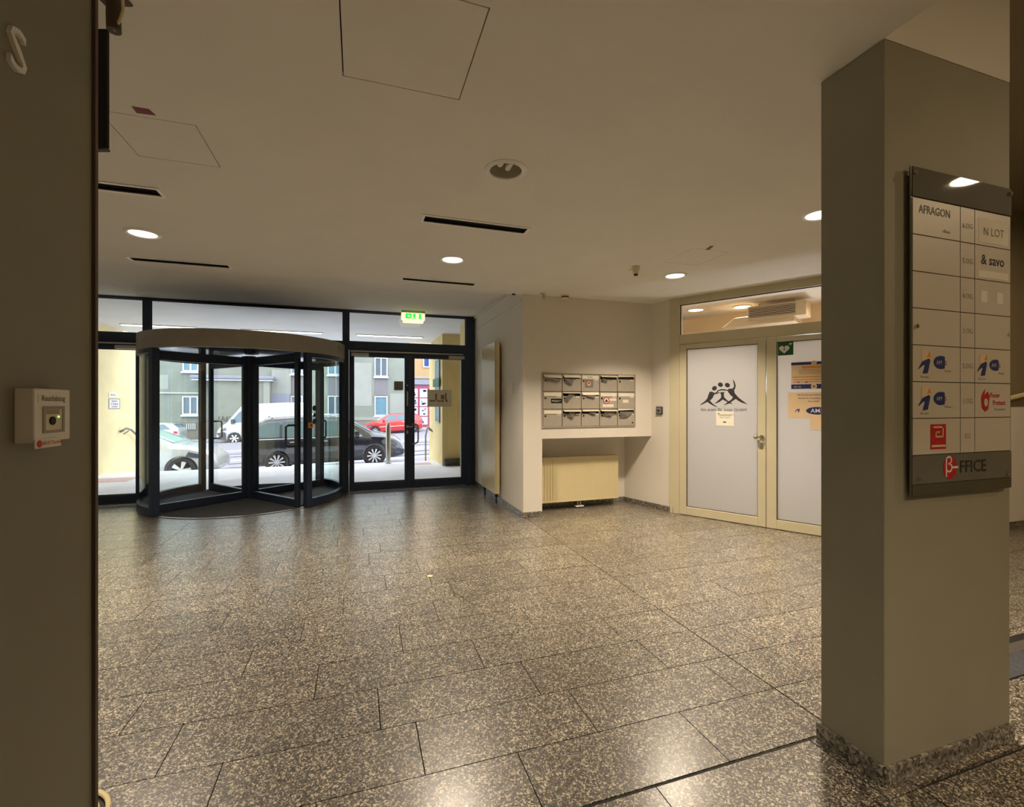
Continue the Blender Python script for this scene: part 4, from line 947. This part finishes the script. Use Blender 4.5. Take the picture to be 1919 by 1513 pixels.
obj('rail', MB().tube([(.02, -.1, .80), (.07, -.1, .83), (.09, 0, .87), (.09, .25, .82), (.09, 1.3, .28)], .022, 10), M['grey'], h1, smooth=True)
for y in (.12, .7): obj('rail_bracket', MB().tube([(0, y, .80 - .5 * y + .0), (.09, y, .84 - .5 * (y - .06))], .01), M['grey'], h1)
h2 = thing('steel_handrail', (1.79, 12.1, 0), 'grey steel loop handrail beside the ochre pillar outside', 'handrail')
obj('rail', MB().tube([(-.02, -.3, .70), (-.10, -.3, .78), (-.10, -.1, .80), (-.10, .3, .55), (-.10, .3, -.3)], .022, 10), M['grey'], h2, smooth=True); obj('rail_bracket', MB().tube([(0, -.3, .68), (-.10, -.3, .74)], .01), M['grey'], h2)
s3 = thing('blue_notice_board', (1.79, 10.95, .95), 'tall pale blue notice board on the side of the ochre pillar', 'notice board')
obj('board_panel', MB().box(-.03, 0, -.28, .30, 0, 1.50), M['bpaneb'], s3, .003); obj('board_frame', MB().box(-.034, -.03, -.28, -.25, 0, 1.5).box(-.034, -.03, .27, .30, 0, 1.5).box(-.034, -.03, -.25, .27, 1.47, 1.5).box(-.034, -.03, -.25, .27, 0, .03), M['bwhite'], s3)
tag(obj('green_plate', MB().box(1.735, 1.75, 10.55, 11.45, 1.80, 1.99), M['green']), 'dark green name plate across the blue notice board outside', 'sign')
tag(obj('roller_brush', MB().cyl((1.82, 10.30, .09), .08, .42, 'x', 20), M['dark'], smooth=True), 'dark horizontal roll lying at the foot of the ochre pillar', 'roll')
bo = thing('bollard', (.66, 11.2, 0), 'slim stainless steel bollard at the edge of the forecourt', 'bollard')
obj('post', MB().lathe((0, 0, 0), [(.001, .001), (.055, .001), (.055, .84), (.04, .92), (.02, .955), (.001, .96)], 20), M['steel'], bo, smooth=True); obj('base_ring', MB().cyl((0, 0, .0005), .075, .012, n=20), M['steel'], bo)
tag(obj('glass_lamp_edge', MB().box(1.93, 1.95, 8.3, 8.36, 1.55, 1.85), M['white'], bevel=.003), 'narrow white fitting beside the right entrance door outside', 'fitting')

# ---- street, gently tilted
def zg(x, y): return -.723 + .0377 * x - .0026 * y
def gplane(name, x0, x1, y0, y1, lift, m, label, cat, thick=.2):
    vs = []
    for d in (-thick, 0):
        for y in (y0, y1):
            for x in (x0, x1): vs.append((x, y, zg(x, y) + lift + d))
    mb = MB().add(vs, [(0, 2, 3, 1), (4, 5, 7, 6), (0, 1, 5, 4), (2, 6, 7, 3), (0, 4, 6, 2), (1, 3, 7, 5)])
    return struct(name, mb, m, label, cat)
gplane('street', -30, 22, 14.6, 35.6, 0, M['asphalt'], 'light asphalt street with tram tracks', 'street')
gplane('pavement_near', -30, 22, 12.6, 14.6, .10, M['kerb'], 'pavement on the near side of the street', 'pavement')
gplane('pavement_far', -30, 22, 35.6, 38.0, .10, M['kerb'], 'pavement before the houses opposite', 'pavement')
for i, y in enumerate((19.0, 20.45, 23.4, 24.85)):
    ordn = ('nearest', 'second', 'third', 'farthest')[i]
    gplane('tram_rail', -30, 22, y, y + .14, .012, M['rail'], ordn + ' dark tram rail along the street', 'tram rail', .03)
for i, y in enumerate((18.1, 21.6, 26.6)): gplane('road_line', -30, 22, y, y + .5, .010, M['bwhite'], ('nearest', 'middle', 'farthest')[i] + ' pale stripe along the street', 'road marking', .02)
kb = thing('kerb', (0, 14.5, 0), 'row of white kerb stones along the near edge of the street', 'kerb', kind='structure')
for k in range(14):
    x0 = -5.6 + k * .62
    obj('kerb_stone', MB().box(x0, x0 + .56, -.05, .12, zg(x0, 14.5) - .05, zg(x0, 14.5) + .13), M['bwhite'], kb, .01)

# ---- cars
def interp(tbl, x):
    for a, b in zip(tbl, tbl[1:]):
        if x <= b[0]:
            t = (x - a[0]) / (b[0] - a[0]) if b[0] > a[0] else 0
            return [p + (q - p) * max(0, min(1, t)) for p, q in zip(a, b)]
    return list(tbl[-1])
def car(name, label, loc, heading, tbl, paint, axles, wr_, windows, screens, lamps, extras=(), spokes=10, width=None):
    t = thing(name, loc, label, 'car' if name != 'van' else 'van')
    t.rotation_euler = Matrix.Rotation(heading, 4, 'Z').to_euler() if True else None
    sl = math.atan(.0377); t.rotation_euler = (Matrix.Rotation(-sl, 4, 'Y') @ Matrix.Rotation(heading, 4, 'Z')).to_euler()
    xs = sorted(set([s[0] for s in tbl] + [tbl[0][0] + (tbl[-1][0] - tbl[0][0]) * i / 40 for i in range(41)]))
    def ring(x):
        _, zb, zbelt, zt_, wb, wt = interp(tbl, x)
        h = zt_ - zbelt
        pts = [(wb * .80, zb), (wb * .97, zb + .06), (wb, zb + (zbelt - zb) * .45), (wb * .995, zb + (zbelt - zb) * .8), (wb * .965, zbelt), (wt + (wb * .965 - wt) * .06, zbelt + h * .90), (wt * .93, zbelt + h * .975), (wt * .6, zt_), (0, zt_ + .012)]
        return pts + [(-p[0], p[1]) for p in pts[-2::-1]]
    rings = [ring(x) for x in xs]; m = len(rings[0]); vs = [(x, p[0], p[1]) for x, r in zip(xs, rings) for p in r]
    fs = [tuple(range(m)), tuple(range((len(xs) - 1) * m, len(xs) * m))]
    for i in range(len(xs) - 1):
        for k in range(m): fs.append((i * m + k, i * m + (k + 1) % m, (i + 1) * m + (k + 1) % m, (i + 1) * m + k))
    body = obj('body', MB().add(vs, fs), paint, None, org=(0, 0, 0))
    W_ = max(s[4] for s in tbl)
    cut = MB()
    for ax in axles:
        for s in (-1, 1): cut.cyl((ax, s * W_ - .17 if s > 0 else -W_ - .13, wr_), wr_ + .055, .30, 'y', 36)
    boolean(body, cut); body.parent = t
    for p in body.data.polygons: p.use_smooth = True
    try: body.data.set_sharp_from_angle(angle=R(32))
    except Exception: pass
    def ysurf(x, z):
        r = ring(x)
        for a, b in zip(r, r[1:9]):
            if a[1] <= z <= b[1] and b[1] > a[1]: return a[0] + (b[0] - a[0]) * (z - a[1]) / (b[1] - a[1])
        return r[5][0]
    def patch(nm, poly, m, off=.008, sides=(-1, 1), th=.012):
        for s in sides:
            # refine the outline so that it follows the body
            pts = []
            for a, b in zip(poly, poly[1:] + poly[:1]):
                k = max(1, int(math.hypot(a[0] - b[0], a[1] - b[1]) / .12))
                for i in range(k): pts.append((a[0] + (b[0] - a[0]) * i / k, a[1] + (b[1] - a[1]) * i / k))
            n = len(pts); v1 = [(x, s * (ysurf(x, z) + off), z) for x, z in pts]; v0 = [(x, s * (ysurf(x, z) - th), z) for x, z in pts]
            bm = bmesh.new(); A = [bm.verts.new(v) for v in v1]; B = [bm.verts.new(v) for v in v0]
            bm.faces.new(A)
            for i in range(n): bm.faces.new((A[i], A[(i + 1) % n], B[(i + 1) % n], B[i]))
            bmesh.ops.triangulate(bm, faces=[f for f in bm.faces if len(f.verts) > 4])
            bm.verts.index_update(); mb = MB(); mb.add([tuple(v.co) for v in bm.verts], [tuple(v.index for v in f.verts) for f in bm.faces]); bm.free()
            obj(nm, mb, m, t)
    for poly in windows: patch('side_window', poly, M['cwin'])
    for nm, x0, x1, k0, k1, m in screens:   # strip over the roof line between two stations
        vs = []; n = 8
        for i in range(n + 1):
            x = x0 + (x1 - x0) * i / n; r = ring(x); _, zb, zbelt, zt_, wb, wt = interp(tbl, x)
            for yy in (-.97, -.6, 0, .6, .97):
                w = wt * yy * .95; z = zt_ + .012 + .010 - (abs(yy) > .9) * (zt_ - zbelt) * .02
                vs.append((x, w, z))
        fs = [(i * 5 + k, i * 5 + k + 1, (i + 1) * 5 + k + 1, (i + 1) * 5 + k) for i in range(n) for k in range(4)]
        o = obj(nm, MB().add(vs, fs), m, t, smooth=True)
        md = o.modifiers.new('s', 'SOLIDIFY'); md.thickness = .03; md.offset = -1
    for nm, poly, m, off in lamps: patch(nm, poly, m, off)
    for nm, mb, m in extras: obj(nm, mb, m, t, smooth=True)
    for ax in axles:
        for s in (-1, 1):
            y = s * (W_ - .115)
            prof = [(wr_ - .10, -.09), (wr_ - .03, -.105), (wr_, -.085), (wr_, .085), (wr_ - .03, .105), (wr_ - .10, .09)]
            wh = obj('wheel', MB().lathe((ax, y, wr_), prof, 36, 'y', True), M['tyre'], t, smooth=True)
            rm_ = MB().lathe((ax, y, wr_), [(wr_ - .10, s * .075), (wr_ - .075, s * .088), (wr_ - .09, s * .06)], 36, 'y', True).cyl((ax, y + s * .05, wr_), .05, s * .03, 'y', 16)
            for k in range(spokes):
                a = 2 * math.pi * k / spokes; w = .018 if spokes > 7 else .035
                sp = MB().box(.03, wr_ - .095, -w, w, -.012, .012)
                # wedge spokes widen outwards
                sp.v = [(v[0], v[1] * (0.6 + 1.1 * v[0] / (wr_ - .1)), v[2]) for v in sp.v]
                mt = Matrix.Translation((ax, y + s * .062, wr_)) @ Matrix.Rotation(a, 4, 'Y') @ Matrix.Rotation(R(90), 4, 'X')
                sp.xf(mt); rm_.add(sp.v, sp.f)
            obj('rim', rm_, M['rim'], wh)
            obj('brake_disc', MB().cyl((ax, y + s * .02, wr_), wr_ - .10, s * .01, 'y', 24), M['wheelwell'], wh)
            obj('wheel_arch', MB().cyl((ax, s * (W_ - .32) if s > 0 else -(W_ - .32) - .03, wr_), wr_ + .05, .03, 'y', 28), M['wheelwell'], t)
    return t
mpv = [(0, .42, .88, .96, .78, .70), (.06, .30, .98, 1.22, .85, .68), (.28, .24, 1.04, 1.58, .89, .64), (.7, .22, 1.05, 1.665, .915, .63), (1.7, .2, 1.03, 1.70, .92, .63), (2.6, .2, 1.0, 1.67, .92, .63), (2.95, .2, .99, 1.60, .92, .63), (3.35, .2, .98, 1.38, .92, .67), (3.8, .2, .96, 1.10, .915, .74), (4.2, .2, .92, 1.02, .90, .74), (4.6, .22, .80, .90, .85, .68), (4.8, .25, .60, .72, .76, .60), (4.86, .30, .48, .58, .68, .54)]
g_ = 1.63
mpv_w = [[(.30, 1.12), (1.05, 1.10), (1.05, 1.56), (.75, 1.56), (.42, 1.46)], [(1.13, 1.09), (2.05, 1.06), (2.05, 1.57), (1.13, 1.57)], [(2.13, 1.06), (3.15, 1.04), (3.0, 1.30), (2.75, 1.52), (2.13, 1.56)], [(3.22, 1.04), (3.52, 1.03), (3.28, 1.24), (3.12, 1.30)]]
mpv_x = [('roof_rail', MB().tube([(.6, s * .60, 1.68), (.8, s * .61, 1.73), (1.8, s * .61, 1.76), (2.5, s * .61, 1.73), (2.8, s * .60, 1.66)], .018), M['rim']) for s in (-1, 1)]
mpv_x += [('wing_mirror', MB().box(3.28, 3.42, s * .96 - .07, s * .96 + .10 * (1 if s > 0 else 1) - .0, 1.02, 1.16), M['cblack']) for s in (-1, 1)]
mpv_x += [('roof_antenna', MB().tube([(.75, 0, 1.68), (.62, 0, 1.76)], .012), M['dark'])]
mpv_l = [('chrome_line', [(.28, 1.055), (3.5, 1.0), (3.5, 1.02), (.28, 1.08)], M['rim'], .014), ('headlamp', [(4.15, .70), (4.62, .62), (4.60, .72), (4.2, .86), (4.1, .80)], M['head'], .01), ('fog_lamp', [(4.55, .36), (4.72, .36), (4.72, .44), (4.55, .44)], M['head'], .01),
         ('tail_lamp', [(.06, .80), (.30, .84), (.26, 1.0), (.07, .96)], M['tail'], .01), ('sill_trim', [(1.4, .24), (3.4, .24), (3.4, .30), (1.4, .30)], M['ctrim'], .012), ('door_handle', [(1.35, .92), (1.55, .92), (1.55, .95), (1.35, .95)], M['rim'], .03), ('door_handle', [(2.25, .90), (2.45, .90), (2.45, .93), (2.25, .93)], M['rim'], .03)]
scr = [('windscreen', 2.98, 3.78, 0, 0, M['cwin']), ('rear_window', .08, .25, 0, 0, M['cwin'])]
car('car', 'black estate car with roof rails parked by the forecourt', (-3.35, 16.9, zg(-1, 16)), 0, mpv, M['cblack'], (.95, 3.87), .33, mpv_w, scr, mpv_l, mpv_x)
# white hatchback in the left foreground, nose to the right
hat = [(0, .42, .80, .9, .76, .68), (.05, .30, .90, 1.10, .82, .66), (.35, .22, .96, 1.36, .86, .62), (.9, .2, .97, 1.455, .88, .60), (1.8, .19, .95, 1.475, .89, .60), (2.3, .19, .93, 1.43, .89, .60), (2.75, .19, .92, 1.22, .89, .64), (3.15, .19, .90, 1.02, .885, .72), (3.5, .2, .86, .95, .87, .72), (3.9, .22, .72, .80, .81, .64), (4.1, .26, .52, .62, .70, .55), (4.14, .3, .44, .52, .64, .5)]
hat_w = [[(.42, 1.04), (1.0, 1.02), (1.0, 1.36), (.8, 1.36)], [(1.08, 1.01), (1.75, 1.0), (1.75, 1.38), (1.08, 1.37)], [(1.83, 1.0), (2.75, .98), (2.35, 1.28), (2.15, 1.37), (1.83, 1.38)]]
hat_l = [('headlamp', [(3.42, .66), (3.86, .60), (3.86, .68), (3.5, .80)], M['head'], .01), ('tail_lamp', [(.05, .74), (.26, .78), (.24, .92), (.06, .88)], M['tail'], .012), ('sill_trim', [(1.2, .22), (2.9, .22), (2.9, .27), (1.2, .27)], M['ctrim'], .012), ('door_handle', [(1.25, .86), (1.42, .86), (1.42, .89), (1.25, .89)], M['rim'], .03)]
hat_x = lambda p: [('wing_mirror', MB().box(2.62, 2.76, s * .93 - .06, s * .93 + .08, .96, 1.09), p) for s in (-1, 1)]
hscr = [('windscreen', 2.33, 3.12, 0, 0, M['cwinl']), ('rear_window', .07, .33, 0, 0, M['cwin'])]
car('car', 'white car with sloping bonnet parked left of the black estate', (-8.05, 15.9, zg(-5.5, 15.9) + .06), 0, [(s[0] * 1.03, s[1], s[2] * 1.04, s[3] * 1.04, s[4] * 1.02, s[5] * 1.02) for s in hat], M['cwhite'], (.80 * 1.03, 3.32 * 1.03), .34, [[(p[0] * 1.03, p[1] * 1.04) for p in w] for w in hat_w], [('windscreen', 2.33 * 1.03, 3.12 * 1.03, 0, 0, M['cwinl']), ('rear_window', .07, .33, 0, 0, M['cwin'])], [(a_, [(p[0] * 1.03, p[1] * 1.04) for p in q_], c_, d_) for a_, q_, c_, d_ in hat_l], hat_x(M['cwhite']), spokes=5)
car('car', 'small red hatchback parked across the street', (4.4, 34.6, zg(2, 34.6) + .03), math.pi, hat, M['cred'], (.72, 3.28), .31, hat_w, hscr, hat_l + [('side_strip', [(1.0, .58), (3.0, .56), (3.0, .60), (1.0, .62)], M['bwhite'], .012)], hat_x(M['cred']), spokes=8)
car('car', 'white hatchback parked across the street with its red tail lamp showing', (-10.55, 34.6, zg(-12, 34.6) + .05), math.pi, hat, M['cwhite'], (.72, 3.28), .31, hat_w, hscr, hat_l, hat_x(M['cwhite']), spokes=5)
vb = [(0, .35, 1.2, 2.40, .96, .86), (.08, .28, 1.3, 2.52, .99, .88), (1.5, .25, 1.35, 2.56, 1.0, .88), (3.6, .25, 1.35, 2.54, 1.0, .88), (4.0, .25, 1.3, 2.42, 1.0, .86), (4.5, .25, 1.22, 1.85, .99, .86), (4.85, .25, 1.12, 1.38, .97, .86), (5.2, .26, 1.02, 1.16, .94, .80), (5.42, .28, .8, .92, .88, .72), (5.5, .32, .6, .7, .8, .62)]
vw = [[(3.75, 1.38), (4.55, 1.32), (4.45, 1.62), (4.1, 2.05), (3.75, 2.1)]]
vl = [('headlamp', [(4.85, .88), (5.25, .84), (5.2, .95), (4.9, 1.08)], M['head'], .01), ('tail_lamp', [(.05, .8), (.18, .8), (.18, 1.3), (.05, 1.3)], M['tail'], .01), ('side_trim', [(1.3, .42), (3.5, .42), (3.5, .6), (1.3, .6)], M['ctrim'], .014), ('front_bumper', [(4.9, .32), (5.44, .34), (5.42, .74), (5.0, .80), (4.9, .7)], M['ctrim'], .016),
      ('print_border', [(3.02, 1.55), (3.40, 1.55), (3.40, 2.15), (3.02, 2.15)], M['grey'], .010), ('print_field', [(3.04, 1.58), (3.38, 1.58), (3.38, 2.12), (3.04, 2.12)], M['bwhite'], .014), ('print_tree', [(3.10, 1.82), (3.32, 1.82), (3.26, 1.92), (3.21, 2.06), (3.16, 1.92)], M['ctrim'], .018), ('print_trunk', [(3.19, 1.70), (3.23, 1.70), (3.23, 1.82), (3.19, 1.82)], M['ctrim'], .018), ('print_line', [(3.12, 1.64), (3.30, 1.64), (3.30, 1.67), (3.12, 1.67)], M['ctrim'], .018)]
vx = [('wing_mirror', MB().box(4.42, 4.56, s * 1.08 - .06, s * 1.08 + .08, 1.28, 1.58), M['ctrim']) for s in (-1, 1)]
car('van', 'white delivery van with small tree emblem parked across the street', (-3.1, 34.8, zg(-5.5, 34.8)), math.pi, vb, M['cwhite'], (.95, 4.45), .35, vw, [('windscreen', 4.05, 4.82, 0, 0, M['cwin'])], vl, vx, spokes=6)

# ---- houses opposite
BY = 38.0
ab = thing('apartment_house', (-6, BY, -2.0), 'weathered grey apartment house with white windows across the street', 'building')
def bb_(x0, x1, y0, y1, z0, z1): return MB().box(x0 + 6, x1 + 6, y0 - BY, y1 - BY, z0 + 2, z1 + 2)
obj('wall', bb_(-26, 3.85, BY + .3, BY + 9, -2, 13), M['bwall'], ab)
obj('wall_plinth', bb_(-26, 3.85, BY + .12, BY + .3, -2, .08), M['plinth'], ab)
obj('plinth_band', bb_(-.3, 3.85, BY + .08, BY + .30, .09, .33), M['bwall2'], ab)
obj('annex_wall', bb_(-9.9, -6.1, BY - .6, BY + .3, -2, 3.0), M['bwall'], ab)
obj('annex_corner_pilaster', bb_(-6.5, -6.1, BY - .66, BY - .6, -2, 3.0), M['bwall2'], ab)
obj('annex_cornice', bb_(-10.9, -5.9, BY - .85, BY + .3, 3.0, 3.12), M['bwhite'], ab, .03); obj('annex_cornice', bb_(-10.95, -5.8, BY - .95, BY + .3, 3.13, 3.36), M['cornice'], ab, .05)
obj('recess_wall', bb_(-6.09, -4.8, BY + .1, BY + .3, .09, 3.9), M['bwall2'], ab); obj('grey_parapet', bb_(-6.09, -4.86, BY - .1, BY + .1, 1.4, 2.13), M['cornice'], ab)
obj('drain_pipe', bb_(-10.74, -10.50, BY + .1, BY + .3, -.3, 5.2), M['bpaneb'], ab, .05)
obj('ledge', bb_(-13.2, -10.76, BY + .2, BY + .3, 2.09, 2.17), M['bwhite'], ab, .02)
for x0, x1, z0, z1 in ((-14.6, -12.6, 2.4, 3.4), (-.6, 1.0, 1.2, 4.6), (2.4, 3.6, .6, 2.2)): obj('render_patch', bb_(x0, x1, BY + .285, BY + .3, z0, z1), M['bwall2'], ab)
def bwin(x0, x1, z0, z1, m=None, surround=True, root=ab, bar=True):
    f = obj('window', bb_(x0, x1, BY + .20, BY + .26, z0, z1).box(0, 0, 0, 0, 0, 0) if False else bb_(x0, x1, BY + .18, BY + .30, z0, z0 + .09).add(*(lambda q: (q.v, q.f))(bb_(x0, x1, BY + .18, BY + .30, z1 - .09, z1))).add(*(lambda q: (q.v, q.f))(bb_(x0, x0 + .09, BY + .18, BY + .30, z0 + .09, z1 - .09))).add(*(lambda q: (q.v, q.f))(bb_(x1 - .09, x1, BY + .18, BY + .30, z0 + .09, z1 - .09))), M['bwhite'], root)
    xm = (x0 + x1) / 2
    if bar:
        obj('window_bar', bb_(xm - .05, xm + .05, BY + .19, BY + .30, z0 + .09, z1 - .09), M['bwhite'], f)
        for a_, b_ in ((x0 + .09, xm - .05), (xm + .05, x1 - .09)): obj('window_pane', bb_(a_, b_, BY + .25, BY + .30, z0 + .09, z1 - .09), m or M['bpane'], f)
    else: obj('window_pane', bb_(x0 + .09, x1 - .09, BY + .25, BY + .30, z0 + .09, z1 - .09), m or M['bpane'], f)
    if surround: obj('window_sill', bb_(x0 - .08, x1 + .08, BY + .08, BY + .30, z0 - .13, z0 - .005), M['bwhite'], f, .02)
bwin(-11.75, -10.78, .60, 1.92); bwin(-11.73, -10.75, 3.66, 5.2, M['bpaneb']); bwin(-2.25, -1.18, .52, 2.0); bwin(-2.25, -1.18, 3.60, 5.0, M['bpaneb'])
bwin(1.2, 2.2, .42, 1.98, M['bpaneb'], bar=False); bwin(1.2, 2.2, 3.53, 5.06); bwin(-4.82, -4.0, 1.3, 1.98); bwin(-4.82, -4.0, 3.62, 4.7, M['bpaneb']); bwin(-16.5, -15.5, .6, 1.95); bwin(-16.5, -15.5, 3.65, 5.1)
for x0, x1 in ((-2.2, -1.24), (1.25, 2.15), (-4.8, -4.05)): obj('grey_spandrel', bb_(x0, x1, BY + .26, BY + .3, 2.05, 3.36), M['bgrey'], ab)
bw = obj('basement_grate', bb_(-11.5, -10.9, BY + .06, BY + .12, -.47, .04), M['plinth'], ab)
for k in range(5): obj('grate_bar', bb_(-11.45 + k * .125, -11.40 + k * .125, BY + .03, BY + .06, -.43, 0), M['bwhite'], bw)
obj('wall_plate', bb_(2.72, 3.36, BY + .24, BY + .3, 2.48, 3.15), M['dark'], ab)
gf = MB()
pts = [[(-9.35, .12), (-9.28, .5)], [(-9.2, .1), (-9.05, .52), (-8.95, .15), (-9.15, .3), (-8.95, .35)], [(-8.88, .1), (-8.8, .5)], [(-8.62, .48), (-8.85, .28), (-8.6, .1)], [(-8.5, .3), (-8.35, .12), (-8.2, .3), (-8.35, .35)], [(-8.05, .45), (-8.2, .35), (-8.05, .2), (-8.15, .1)], [(-7.9, .1), (-7.75, .55)]]
for p in pts: gf.tube([(x + 6, -.62, z + 2 + .0) for x, z in p], .022, 6)
obj('graffiti', gf, M['ctrim'], ab)
oh = thing('shop_house', (6.5, BY, -2.0), 'apricot house with magenta shopfront at the right across the street', 'building')
def sb_(x0, x1, y0, y1, z0, z1): return MB().box(x0 - 6.5, x1 - 6.5, y0 - BY, y1 - BY, z0 + 2, z1 + 2)
obj('wall', sb_(3.87, 14, BY + .3, BY + 9, -2, 12), M['borange'], oh)
obj('shopfront', sb_(3.95, 7.2, BY + .10, BY + .3, -1.5, 2.9), M['magenta'], oh, .02); obj('shop_fascia', sb_(3.9, 7.25, BY + .0, BY + .3, 2.92, 3.3), M['cornice'], oh, .03); obj('upper_band', sb_(3.9, 14, BY + .18, BY + .3, 3.45, 3.62), M['bwall2'], oh)
w = obj('window', sb_(5.0, 6.0, BY + .2, BY + .3, 4.35, 5.9), M['bwhite'], oh); obj('window_pane', sb_(5.1, 5.46, BY + .17, BY + .2, 4.45, 5.8), M['blue'], w); obj('window_pane', sb_(5.54, 5.9, BY + .17, BY + .2, 4.45, 5.8), M['blue'], w)
rs = random.Random(3)
for ci, (x0, x1) in enumerate(((4.1, 4.55), (4.72, 5.35), (5.5, 6.1))):
    z = 2.6
    for k in range(4):
        hgt = .62 if k % 2 else .7
        pp = obj('shop_poster', sb_(x0, x1, BY + .07, BY + .10, z - hgt, z), M['bwhite'], oh)
        for q in range(3):
            a_ = x0 + .06 + rs.random() * (x1 - x0 - .3); c_ = z - hgt + .08 + rs.random() * (hgt - .3)
            obj('poster_mark', sb_(a_, a_ + .1 + rs.random() * .12, BY + .055, BY + .07, c_, c_ + .08 + rs.random() * .1), (M['blue'], M['dark'], M['brick'])[q], pp)
        z -= hgt + .09
